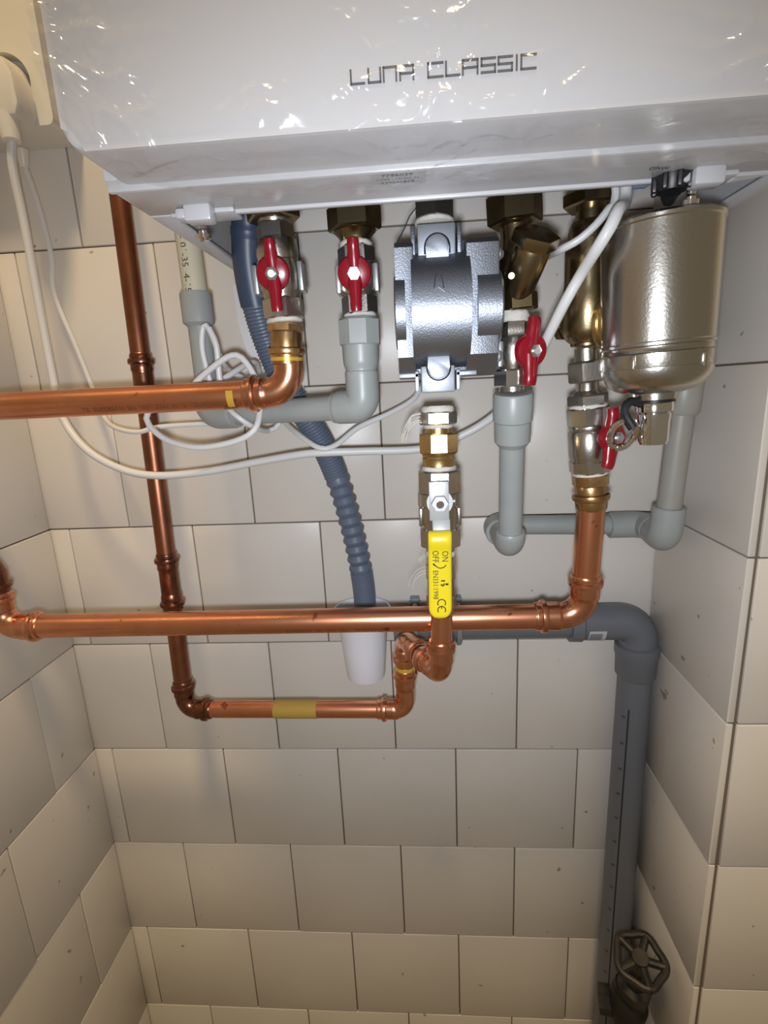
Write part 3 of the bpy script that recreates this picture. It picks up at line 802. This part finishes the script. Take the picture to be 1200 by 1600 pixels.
cyl('stem_end', (hubp.x, -.1885, hubp.z), (hubp.x, -.1905, hubp.z), .0030, 'chrome', gv, 14)
cyl('stop_pin', V(V((0.4388, -0.1700, -0.2430))) + V((-.004, 0, 0)), V(V((0.4388, -0.1700, -0.2430))) + V((.003, 0, 0)), .0018, 'steel', gv, 12)
bm = bmesh.new()
add_box(bm, (hubp.x - .0005, -.1822, hubp.z + .001), (.0150, .0020, .030), .0008)
add_lathe(bm, (hubp.x, -.1814, hubp.z), (hubp.x, -.1829, hubp.z), [(0, .0098), (1, .0098)], 24)
dz = V((0, -.38, -1)).normalized()
add_box(bm, V((hubp.x + .0008, -.1850, hubp.z - .0215)), (.0135, .0020, .018), .0008, axes=(XA, V((0, 1, -.38)).normalized(), dz))
lv = link('lever_plate', bm, 'zinc', gv)
# dipped yellow grip: a loft along the lever
g0, g1 = V(V((0.4286, -0.1895, -0.2609))), V(V((0.4276, -0.1925, -0.3303)))
bm = bmesh.new(); rings = []
NL = 40
def grip_pt(t, a):
    L = (g1 - g0).length; s = t * L
    hw = .0088; ht = .0036
    if s > L - hw: hw = max(.0004, math.sqrt(max(0, hw * hw - (s - L + hw) ** 2)))
    if s > L - .003: ht *= max(.15, math.sqrt(max(0, 1 - ((s - L + .003) / .003) ** 2)))
    if s < .0025: q = math.sqrt(max(.1, 1 - ((.0025 - s) / .0025) ** 2)); ht *= q; hw *= .9 + .1 * q
    bulge = -.0028 * math.exp(-((t - .10) / .09) ** 2)
    c, sn = math.cos(a), math.sin(a); e = .5
    return g0.lerp(g1, t) + V((hw * math.copysign(abs(c) ** e, c), ht * math.copysign(abs(sn) ** e, sn) + bulge, 0))
for i in range(NL + 1): rings.append([bm.verts.new(grip_pt(i / NL, k * 2 * math.pi / 28)) for k in range(28)])
for P, Q in zip(rings, rings[1:]):
    for k in range(28): bm.faces.new((P[k], P[(k + 1) % 28], Q[(k + 1) % 28], Q[k]))
bm.faces.new(rings[0]); bm.faces.new(rings[-1])
bmesh.ops.recalc_face_normals(bm, faces=bm.faces[:])
grip = link('lever_grip', bm, 'yellow', gv, 50)
def on_grip(px_, dx):          # flat front of the grip, read down the lever
    t = px_; p = g0.lerp(g1, t); return V((p.x + dx, p.y - .00375 - .0028 * math.exp(-((t - .10) / .09) ** 2), p.z))
for s, t, dx, q, in (('ON', .270, .0036, .0068), ('OFF', .270, -.0036, .0068), ('EN331:1998', .590, -.0036, .0056)):
    text('grip_print', s, q, (lambda x, y, t=t, dx=dx: on_grip(t + x / (g1 - g0).length, dx + y)), 'ink', grip, .82)
bm = bmesh.new()                                         # CE mark, dot and tick, curved arrow
def gp(t, dx): return on_grip(t, dx)
def arc(cx_t, cdx, r, a0, a1, n=10):
    L = (g1 - g0).length
    return [on_grip(cx_t + r * math.cos(math.radians(a0 + (a1 - a0) * i / n)) / L, cdx + r * math.sin(math.radians(a0 + (a1 - a0) * i / n))) for i in range(n + 1)]
for path in (arc(.800, .0009, .0030, 55, 305), arc(.880, .0009, .0030, 55, 305), ):
    if path: add_sweep(bm, path, [.00045] * len(path), 6, flat=(V((0, -1, 0)), .2))
p = [gp(.836, .0009), gp(.866, .0009)]; add_sweep(bm, p, [.00045] * 2, 6, flat=(V((0, -1, 0)), .2))
p = arc(.335, .0004, .0046, -62, 62); add_sweep(bm, p, [.00042] * len(p), 6, flat=(V((0, -1, 0)), .2))
p = [gp(.350, -.0052), gp(.385, -.0030)]; add_sweep(bm, p, [.0009, .0002], 6, flat=(V((0, -1, 0)), .2))
p = [gp(.575, .0050), gp(.595, .0050)]; add_sweep(bm, p, [.0011, .0011], 8, flat=(V((0, -1, 0)), .2))
for q0, q1 in (((.545, .0036), (.545, .0006)), ((.575, .0032), (.605, .0020)), ((.605, .0020), (.585, .0004))):
    p = [gp(*q0), gp(*q1)]; add_sweep(bm, p, [.0006] * 2, 6, flat=(V((0, -1, 0)), .2))
link('grip_marks', bm, 'ink', grip)

# ---------------------------------------------------------------- gas copper run
gr = thing('gas_pipe', 'thin tarnished copper pipe with yellow tape, running down left and along the bottom', 'pipe', (.29, -.08, -.50))
RG = .0091
c1 = V(V((0.4287, -0.1600, -0.3997)))
c3 = V(V((0.3934, -0.0880, -0.4818))); c2 = V((c3.x + .001, -.0900, c1.z))
c4 = V(V((0.1521, -0.0780, -0.4876))); gt = V((.1435, -.040, .02))
lathe('pipe', A3.p(958.6), (c1.x, c1.y, c1.z + .022), [(0, RG), (1, RG)], 'copper', gr)
press_elbow('elbow', (c1.x, c1.y, c1.z + .034), c1, c1.lerp(c2, .50), RG, .0135, 'copper_fit', gr)
press_elbow('elbow', c1.lerp(c2, .52), c2, (c2.x, c2.y, c2.z - .030), RG, .0120, 'copper_fit', gr)
lathe('press_mark', (c2.x, c2.y, c2.z - .0285), (c2.x, c2.y, c2.z - .0345), [(0, RG), (.1, RG + .0007), (.9, RG + .0007), (1, RG)], 'clipgold', gr)
dl = (c4 - c3).normalized()
press_elbow('elbow', (c2.x, c2.y, c2.z - .0335), c3, c3 + dl * .030, RG, .0125, 'copper_fit', gr)
lathe('pipe', c3 + dl * .026, c4 - dl * .024, [(0, RG), (1, RG)], 'copper', gr, 28)
tp0, tp1 = V(V((0.2996, -0.0830, -0.4849))), V(V((0.2524, -0.0810, -0.4860)))
pl = lambda x: c3 + dl * ((c3.x - x) / -dl.x)
lathe('tape_band', pl(tp0.x), pl(tp1.x), [(0, RG), (.01, RG + .0005), (.99, RG + .0005), (1, RG)], 'tape', gr, 28, label='yellow tape wrapped on the pipe')
ud = (gt - c4).normalized(); gz = lambda z: c4 + ud * ((z - c4.z) / ud.z)
press_elbow('elbow', c4 - dl * .030, c4, c4 + ud * .034, RG, .0145, 'copper_old_fit', gr)
lathe('pipe', c4 + ud * .028, gz(-.366), [(0, RG), (1, RG)], 'copper_old', gr, 28)
press_coupling('coupling', gz(-.374), gz(-.312), RG, 'copper_old_fit', gr)
lathe('pipe', gz(-.318), gz(-.155), [(0, RG), (1, RG)], 'copper_old', gr, 28)
press_coupling('coupling', gz(-.163), gz(-.112), RG, 'copper_old_fit', gr)
lathe('pipe', gz(-.118), gz(.56), [(0, RG), (1, RG)], 'copper_old', gr, 28)

# ---------------------------------------------------------------- brass strainer and cold water valve
A4 = Axis(V((0.4880, -0.1470, -0.0266)), 305, V((0.4928, -0.1470, -0.1049)), 487)
ys = thing('y_strainer', 'dark brass strainer with slanting hexagon capped branch, right of the aluminium filter', 'strainer', A4.p(485))
A4.cyl('connection_pipe', 270, 304, .0095, 'brass_old', ys)
A4.nut('union_nut', 303, 349, .0172, 'brass_old', ys)
A4.turn('tailpiece', [(348, .0130), (352, .0110), (372, .0106), (384, .0112), (392, .0128), (420, .0132), (445, .0126), (458, .0120)], 'brass_old', ys)
A4.nut('outlet_hex', 456, 486, .0122, 'brass_old', ys)
b0, b1 = V(V((0.4895, -0.1510, -0.0942))), V(V((0.4992, -0.1760, -0.0586)))
lathe('branch', b0, b0.lerp(b1, .80), [(0, .0085), (.2, .0112), (.55, .0122), (.92, .0128), (1, .0122)], 'brass_old', ys, 28)
lathe('branch_cap', b0.lerp(b1, .79), b1, [(0, .0130), (.15, .0138), (.9, .0138), (1, .0122)], 'brass_old', ys, 6)
nb = (b1 - b0).normalized()
cyl('drain_plug', V(V((0.4846, -0.1620, -0.0821))), V(V((0.4825, -0.1720, -0.0843))), .0022, 'brass_old', ys, 12)

A5 = Axis(V((0.4890, -0.1470, -0.1038)), 485, V((0.4888, -0.1470, -0.1644)), 615)
v = thing('ball_valve', 'nickel ball valve with red butterfly handle below the dark brass strainer', 'valve', A5.p(604), 'red handled ball valves')
A5.hemp(486.6, 503, .0115, v)
A5.nut('top_hex', 502, 526, .0102, 'nickel', v)
A5.turn('body', [(525, .0102), (528, .0112), (540, .0118), (562, .0118), (570, .0108), (577, .0100)], 'nickel', v)
side_plates(v, A5, 532, 572, .0108)
A5.nut('end_hex', 576, 604, .0124, 'chrome', v)
A5.cyl('thread', 602, 612.6, .0104, 'nickel', v)
butterfly(v, V((0.4978, -0.1660, -0.1343)), V((0.4927, -0.1520, -0.1331)), V((0.5000, -0.1660, -0.1121)), V((0.4969, -0.1680, -0.1581)), wing=.0056, r=.0122)

# ---------------------------------------------------------------- grey plastic run B
pb = thing('plastic_pipe_run', 'grey plastic pipe run dropping from the brass strainer valve, then right to the corner', 'pipe', (.56, -.034, -.30))
A5b = Axis(V((0.4893, -0.1470, -0.1630)), 612, V((0.4930, -0.1200, -0.2947)), 850)
A5b.turn('adapter', [(613, .0145), (616, .0155), (651, .0155), (653, .0144), (682, .0143), (690, .0108)], 'ppr', pb)
kk = A5b.p(850)
lathe('pipe', A5b.p(688), A5b.p(838), [(0, .0101), (1, .0101)], 'ppr', pb)
kb = V((kk.x - .001, -.036, -.300)); kr = V((.6440, -.036, -.3035))
pth = fillet([A5b.p(826), kk, V((kk.x, -.088, kk.z - .001))], .0125, 12)
profile_tube('elbow', pth, [(0, .0118), (.002, .0130), (plen(pth) - .001, .0130), (plen(pth), .0122)], 'ppr', pb, step=.002)
lathe('pipe', V((kk.x, -.090, kk.z)), V((kb.x, -.058, kb.z)), [(0, .0101), (1, .0101)], 'ppr', pb)
pth = fillet([V((kb.x, -.066, kb.z)), kb, kb + V((.026, 0, -.0004))], .0125, 12)
profile_tube('elbow', pth, [(0, .0122), (.001, .0132), (plen(pth) - .001, .0132), (plen(pth), .0122)], 'ppr', pb, step=.002)
lathe('pipe', kb + V((.022, 0, -.0004)), kr + V((-.020, 0, 0)), [(0, .0101), (1, .0101)], 'ppr', pb)
kc_ = V((.6355, -.098, -.3000))
pth = fillet([kr + V((-.036, 0, 0)), kr, kr.lerp(kc_, .48)], .0125, 12)
profile_tube('elbow', pth, [(0, .0125), (.001, .0134), (plen(pth) - .001, .0134), (plen(pth), .0128)], 'ppr', pb, step=.002)
rt = V(V((0.6380, -0.1040, -0.1849)))
ur = (rt - kc_).normalized()
pth = fillet([kr.lerp(kc_, .52), kc_, kc_ + ur * .030], .0125, 12)
profile_tube('elbow', pth, [(0, .0128), (.002, .0138), (plen(pth) - .001, .0138), (plen(pth), .0128)], 'ppr', pb, step=.002)
lathe('riser', kc_ + ur * .026, rt, [(0, .0103), (1, .0103)], 'ppr_old', pb)
lathe('coupling', rt - ur * .004, rt + ur * .030, [(0, .0120), (.08, .0136), (.95, .0136), (1, .0125)], 'ppr_old', pb)
pth = fillet([rt + ur * .028, rt + ur * .062, (rt.x + .004, -.0005, (rt + ur * .062).z)], .013, 10)
tube('riser', pth, .0103, 'ppr_old', pb, 20)

# ---------------------------------------------------------------- magnetic filter on the return
mf = thing('magnetic_filter', 'satin nickel dirt filter canister with drain cock, hanging right under the boiler', 'filter', (.578, -.180, -.17))
xi = V(V((0.5431, -0.1470, -0.0826))); XI = xi.x
A6 = Axis((XI - .0005, -.146, -.030), 300, (XI + .001, -.145, -.145), 560)
A6.cyl('connection_pipe', 262, 345, .0105, 'brass_old', mf)
A6.nut('union_nut', 296, 318, .0172, 'brass_old', mf)
A6.turn('inline_body', [(338, .0125), (345, .0145), (352, .0152), (366, .0152), (368, .0172), (430, .0172), (450, .0185), (505, .0185), (520, .0150), (526, .0118), (530, .0118)], 'brass_old', mf)
cc = V((.578, -.187, -.115))
jn = V((XI + .001, -.147, A6.p(495).z))
dc = (V((cc.x, cc.y, jn.z - .002)) - jn); dc.normalize()
lathe('swivel_ring', jn + dc * .013, jn + dc * .0245, [(0, .0180), (.12, .0196), (.35, .0196), (.42, .0186), (.55, .0198), (.85, .0198), (1, .0184)], 'brass', mf, 40)
lathe('swivel_flange', jn + dc * .0235, jn + dc * .031, [(0, .0165), (1, .0165)], 'nickel', mf, 32)
lathe('side_plug', jn - dc * .012, jn - dc * .0255, [(0, .0095), (.45, .0095), (.5, .0082), (.55, .0100), (.9, .0100), (1, .0088)], 'brass_old', mf, 8)
ct, cb = V(V((0.5732, -0.1880, -0.0601))), V(V((0.5765, -0.1880, -0.1409)))
A7 = Axis(ct, 0, cb, 100)
A7.turn('canister', [(0, .0150), (.3, .0300), (1.5, .0348), (3.5, .0364), (6, .0364), (7, .0356), (9, .0356), (60, .0348), (92, .0342), (93, .0349), (95, .0349), (96, .0338), (98, .0338), (100, .0346)], 'nickel', mf, 56)
A7.turn('canister_band', [(99.5, .0330), (101, .0339), (115, .0337), (117, .0328)], 'nickel', mf, 56)
for k in range(5):
    a = math.radians(-46 + 75 * k)
    rd = V((math.sin(a), -math.cos(a), 0))
    link('grip_rib', add_box(bmesh.new(), A7.p(108) + rd * .0338, (.0028, .0030, .0090), .0008, axes=(V((rd.y, -rd.x, 0)), rd, V((0, 0, 1)))), 'nickel', mf)
A7.turn('canister_dome', [(112, .0343), (116, .0341), (121, .0322), (126, .0295), (130, .0245), (132.5, .0180)], 'nickel', mf, 48)
A7.turn('outlet_collar', [(129, .0160), (131, .0142), (138, .0138), (139, .0125)], 'nickel', mf, 28)
A7.turn('seal_ring', [(138, .0128), (140.5, .0131)], 'black', mf, 28)
dcock = A7.turn('drain_cock', [(140, .0118), (143, .0124), (148, .0122), (149, .0098), (150, .0110), (155, .0107), (157, .0103), (173, .0100), (175, .0090), (176, .0090)], 'chrome', mf, 28)
dk = A7.p(162)
ring = [V((dk.x - .0205 + .0088 * math.cos(a) , dk.y - .006 * math.sin(a), dk.z - .004 + .0105 * math.sin(a))) for a in [i * 2 * math.pi / 24 for i in range(25)]]
tube('cap_ring', ring, .0022, 'chrome', dcock, 10)
tube('cap_strap', catmull([A7.p(141) + V((-.0105, -.004, 0)), A7.p(140) + V((-.018, -.005, .001)), A7.p(145) + V((-.0225, -.006, 0)), A7.p(152) + V((-.021, -.006, 0)), A7.p(160) + V((-.017, -.008, -.001))]), .0032, 'black', dcock, 10)
for q in (V(V((0.5445, -0.2130, -0.1290))), V(V((0.5395, -0.2050, -0.1291)))):
    rd = (q - V((cc.x, -.188, q.z))).normalized()
    q = V((cc.x, -.188, q.z)) + rd * .0344
    lathe('cast_dot', q - rd * .001, q + rd * .0010, [(0, .0022), (.6, .0022), (1, .0016)], 'nickel', mf, 14)

# ---------------------------------------------------------------- return valve
A8 = Axis((XI + .0005, -.145, A6.p(535).z), 535, V((0.5517, -0.1430, -0.2311)), 742)
rv = thing('ball_valve', 'nickel ball valve with red butterfly handle beside the drain cock, rightmost of its kind', 'valve', A8.p(736), 'red handled ball valves')
A8.nut('union_hex', 554, 587, .0122, 'nickel_dull', rv)
A8.turn('union_tail', [(534, .0085), (553, .0085), (555, .0095)], 'nickel_dull', rv)
A8.turn('neck', [(586, .0085), (589, .0082), (600, .0082), (606, .0105)], 'nickel', rv)
A8.nut('nipple_hex', 606, 624, .0135, 'nickel_dull', rv)
A8.hemp(622, 630, .0140, rv)
A8.nut('top_hex', 627, 658, .0148, 'nickel', rv, segs=8)
A8.turn('body', [(656, .0148), (659, .0152), (664, .0146), (668, .0158), (706, .0158), (713, .0148), (716, .0146)], 'nickel', rv, 32)
A8.nut('end_hex', 714, 737, .0146, 'nickel', rv, segs=8)
A8.hemp(735, 741.4, .0138, rv)
butterfly(rv, V((0.5585, -0.1665, -0.1994)), V((0.5521, -0.1510, -0.2006)), V((0.5576, -0.1680, -0.1778)), V((0.5547, -0.1700, -0.2213)), wing=.0056, r=.0108)

# ---------------------------------------------------------------- lower copper run
cr = thing('copper_pipe', 'copper pipe with press elbows, lower one, running left from rightmost red handled valve', 'pipe', (.29, YH, -.357))
A8.turn('adapter_hex', [(742, .0120), (743, .0130), (758, .0130), (759, .0124)], 'bronze', cr, 8)
A8.turn('adapter', [(758, .0120), (760, .0124), (773, .0123), (775, .0143), (780, .0148), (784, .0143), (786, .0126), (800, .0123), (802, .0116)], 'bronze', cr)
vx = A8.p(800).x; lz = -.3572
YL = -.135
q1 = V((.5540, YL, lz)); top = A8.p(796)
dv = (q1 - top).normalized()
lathe('pipe', top, q1 - dv * .030, [(0, .0111), (1, .0111)], 'copper', cr, 32)
press_elbow('elbow', q1 - dv * .040, q1, (q1.x - .042, YL, lz - .0002), .0111, .0200, 'copper_fit', cr)
lathe('pipe', (q1.x - .036, YL, lz - .0002), (.046, YL, lz - .0016), [(0, .0111), (1, .0111)], 'copper', cr, 32)
text('pipe_print', 'SUPERSAN  EN 1057  22x1  TEGEPROFI', .0052, pipe_map((.335, YL, lz - .001), (1, 0, 0), V((0, -.52, .85)), .01125), 'ink_copper', cr)
q2 = V((.0175, YL, lz - .0016))
press_elbow('elbow', (.056, YL, lz - .0016), q2, (q2.x, YL, q2.z + .036), .0111, .0170, 'copper_fit', cr)
press_elbow('elbow', (q2.x, YL, q2.z + .034), (q2.x, YL, q2.z + .066), (XL - .004, YL, q2.z + .066), .0111, .0150, 'copper_old_fit', cr, last=False)

# ---------------------------------------------------------------- flexible drain hose into its funnel
hs = thing('drain_hose', 'blue grey corrugated hose coming down from the boiler into the white funnel', 'hose', (.345, -.04, -.40))
hp = catmull([V((.283, -.105, .038)), V((.283, -.104, 0.0)), V((0.2755, -0.0940, -0.0466)), V((0.2777, -0.0840, -0.0917)), V((0.2892, -0.0740, -0.1388)), V((0.3043, -0.0680, -0.1718)), V((0.3202, -0.0600, -0.2037)), V((0.3327, -0.0520, -0.2437)), V((0.3411, -0.0460, -0.2856)), V((0.3474, -0.0410, -0.3294)), V((0.3508, -0.0370, -0.3714)), V((0.3503, -0.0360, -0.4177))], .002)
L = plen(hp)
def s_at(z):
    a = 0
    for p, q in zip(hp, hp[1:]):
        if q.z < z: return a
        a += (q - p).length
    return a
sa, sb_ = s_at(V((0.3341, -0.0500, -0.2388))[2]), s_at(V((0.3490, -0.0400, -0.3465))[2])
tab = []; s = 0
while s < L:
    if sa <= s < sb_ - .004:
        pt = (sb_ - sa) / 10
        tab += [(s, .0098), (s + pt * .44, .0124), (s + pt * .56, .0124)]; s += pt
    else:
        tab += [(s, .0112), (s + .0009, .0122), (s + .0021, .0122), (s + .0028, .0112)]; s += .0030
tab.append((L + .002, .0112))
profile_tube('corrugated_tube', hp, tab, 'hose', hs, 20, step=1.0, smooth=25)
cf = [p for p in hp if p.z > V((0.2755, -0.0880, -0.0804))[2]]
profile_tube('hose_cuff', cf, [(0, .0150), (.040, .0150), (.046, .0132), (.060, .0130), (.062, .0138), (.066, .0138), (.068, .0131), (1, .0131)], 'hose_cuff', hs, 20, step=.003)

fn = thing('drain_funnel', 'white plastic funnel cup that catches the grey hose behind the lower copper pipe', 'funnel', (.3475, -.0370, -.473))
lathe('cup', (.3475, -.0370, -.4735), (.3475, -.0370, -.390),
      [(0, .018), (.02, .0212), (.06, .0218), (.45, .0246), (.80, .0272), (.86, .0290), (.93, .0312), (1, .0315), (1, .0296), (.93, .0290), (.86, .0268), (.45, .0228), (.30, .0215), (.30, .004)], 'wplast2', fn, 44)

# ---------------------------------------------------------------- grey drain
dr = thing('drain_pipe', 'dark grey drain pipe along the wall behind copper, then down the right corner', 'pipe', (.62, -.026, -.60))
DY = -.0275
h0, h1 = V(V((0.4097, -0.0275, -0.4151))), V(V((0.5856, -0.0275, -0.4157)))
zD = (h0.z + h1.z) / 2
dx = V(V((0.6416, -0.0275, -0.4695))).x; dxb = V(V((0.6570, -0.0275, -0.9647))).x; dxm = (dx + dxb) / 2
lathe('branch_pipe', (.3815, DY, zD), (h1.x + .01, DY, zD), [(0, .0172), (1, .0172)], 'drain', dr, 32)
lathe('branch_socket', (V(V((0.3903, -0.0275, -0.4147))).x, DY, zD), (V(V((0.4061, -0.0275, -0.4150))).x, DY, zD), [(0, .0195), (.1, .0205), (.9, .0205), (1, .0195)], 'drain_light', dr, 32)
pth = fillet([(h1.x - .012, DY, zD), (dxm, DY, zD), (dxm, DY, zD - .040)], .022, 14)
Lp = plen(pth)
profile_tube('elbow', pth, [(0, .0215), (.012, .0218), (.014, .0200), (Lp, .0200)], 'drain', dr, 32, step=.003)
lathe('elbow_socket', (dxm, DY, zD - .026), (dxm, DY, zD - .066), [(0, .0205), (.04, .0232), (.30, .0232), (.36, .0218), (.92, .0212), (1, .0190)], 'drain', dr, 36)
lathe('down_pipe', (dxm, DY, zD - .060), (dxm - .002, DY, -1.3995), [(0, .0182), (1, .0182)], 'drain', dr, 32)
ps = V(V((0.6014, -0.0500, -0.3928)))
mp = pipe_map((ps.x, DY, zD), (1, 0, 0), V((0, -.45, .9)), .0206)
st = patch(-.011, .007, -.010, .008, 'sticker', 'label_sticker', dr, mp)
patch(-.010, .003, -.006, .005, 'drain_light', 'label_print', st, pipe_map((ps.x, DY, zD), (1, 0, 0), V((0, -.45, .9)), .0208))
ms = pipe_map((dxm - .001, DY, -.90), (0, 0, -1), (.96, -.25, 0), .0184)
patch(-.385, .40, -.0062, -.0046, 'ink', 'printed_stripe', dr, ms, 12)
for k in range(22):
    z_ = -.375 + k * .034
    patch(z_, z_ + .002, -.0125, -.0085, 'ink_soft', 'scale_mark', dr, ms, 2)
# pipe clips on the branch
for px_ in (V(V((0.4054, -0.0300, -0.3945))).x, V(V((0.4534, -0.0300, -0.3954))).x):
    bm = bmesh.new()
    arcp = [V((px_, DY + .0200 * math.sin(a), zD + .0200 * math.cos(a))) for a in [math.radians(-200 + i * 20) for i in range(21)]]
    add_sweep(bm, [V((px_, DY - .0205 * math.cos(math.radians(t)), zD + .0205 * math.sin(math.radians(t)))) for t in range(-130, 131, 13)], [.0032] * 21, 8)
    add_box(bm, (px_, -.006, zD + .018), (.011, .012, .012), .0015)
    add_box(bm, (px_, -.006, zD), (.014, .012, .036), .0015)
    link('pipe_clip', bm, 'drain_light', dr)

# ---------------------------------------------------------------- old stop tap low in the corner
tp = thing('stop_tap', 'grimy old stop tap with wheel handle, low in the right corner', 'tap', V((0.6603, -0.0850, -0.9070)))
tc = V(V((0.6459, -0.0920, -0.8660)))
lathe('riser', (tc.x - .006, tc.y, -1.3995), tc + V((-.006, 0, -.020)), [(0, .0105), (1, .0105)], 'oldtap', tp)
lathe('tap_body', tc + V((-.006, 0, -.045)), tc + V((-.004, 0, .020)), [(0, .0125), (.1, .015), (.25, .015), (.3, .019), (.6, .022), (.8, .019), (.85, .016), (1, .016)], 'oldtap', tp, 28)
wc = V(V((0.6355, -0.1220, -0.7645)))
td = wc - tc; tl = td.length; td.normalize()
lathe('bonnet', tc + td * .004, tc + td * (tl * .62), [(0, .016), (.25, .015), (.3, .0165), (.65, .0165), (.7, .010), (1, .009)], 'oldtap', tp, 8)
cyl('spindle', tc + td * (tl * .6), wc, .0045, 'oldtap', tp, 16)
d_, r_, s_ = frame(td)
bm = bmesh.new()
wr = .0235
wheel = [wc + r_ * (wr * (1 + .06 * math.cos(5 * a)) * math.cos(a)) + s_ * (wr * (1 + .06 * math.cos(5 * a)) * math.sin(a)) for a in [i * 2 * math.pi / 60 for i in range(61)]]
add_sweep(bm, wheel, [.0040] * 61, 10)
link('wheel_rim', bm, 'oldtap', tp)
for i in range(5):
    a = i * 2 * math.pi / 5
    tube('wheel_spoke', [wc, wc + (r_ * math.cos(a) + s_ * math.sin(a)) * wr], .0042, 'oldtap', tp, 10)
cyl('wheel_hub', wc - d_ * .005, wc + d_ * .006, .0085, 'oldtap', tp, 18)
lathe('side_outlet', tc + V((0, 0, -.010)), tc + V((-.034, .010, -.016)), [(0, .011), (.6, .011), (.62, .014), (1, .014)], 'oldtap', tp, 8)
rp = thing('rusty_pipe', 'dark rust brown pipe end showing at the very bottom beside the stop tap', 'pipe', V((0.6893, -0.1000, -0.8915)))
r0 = V(V((0.6905, -0.0900, -0.8852)))
lathe('pipe', r0, V((r0.x - .004, -.125, -1.3995)), [(0, .012), (.02, .0135), (1, .0135)], 'rust', rp, 18)
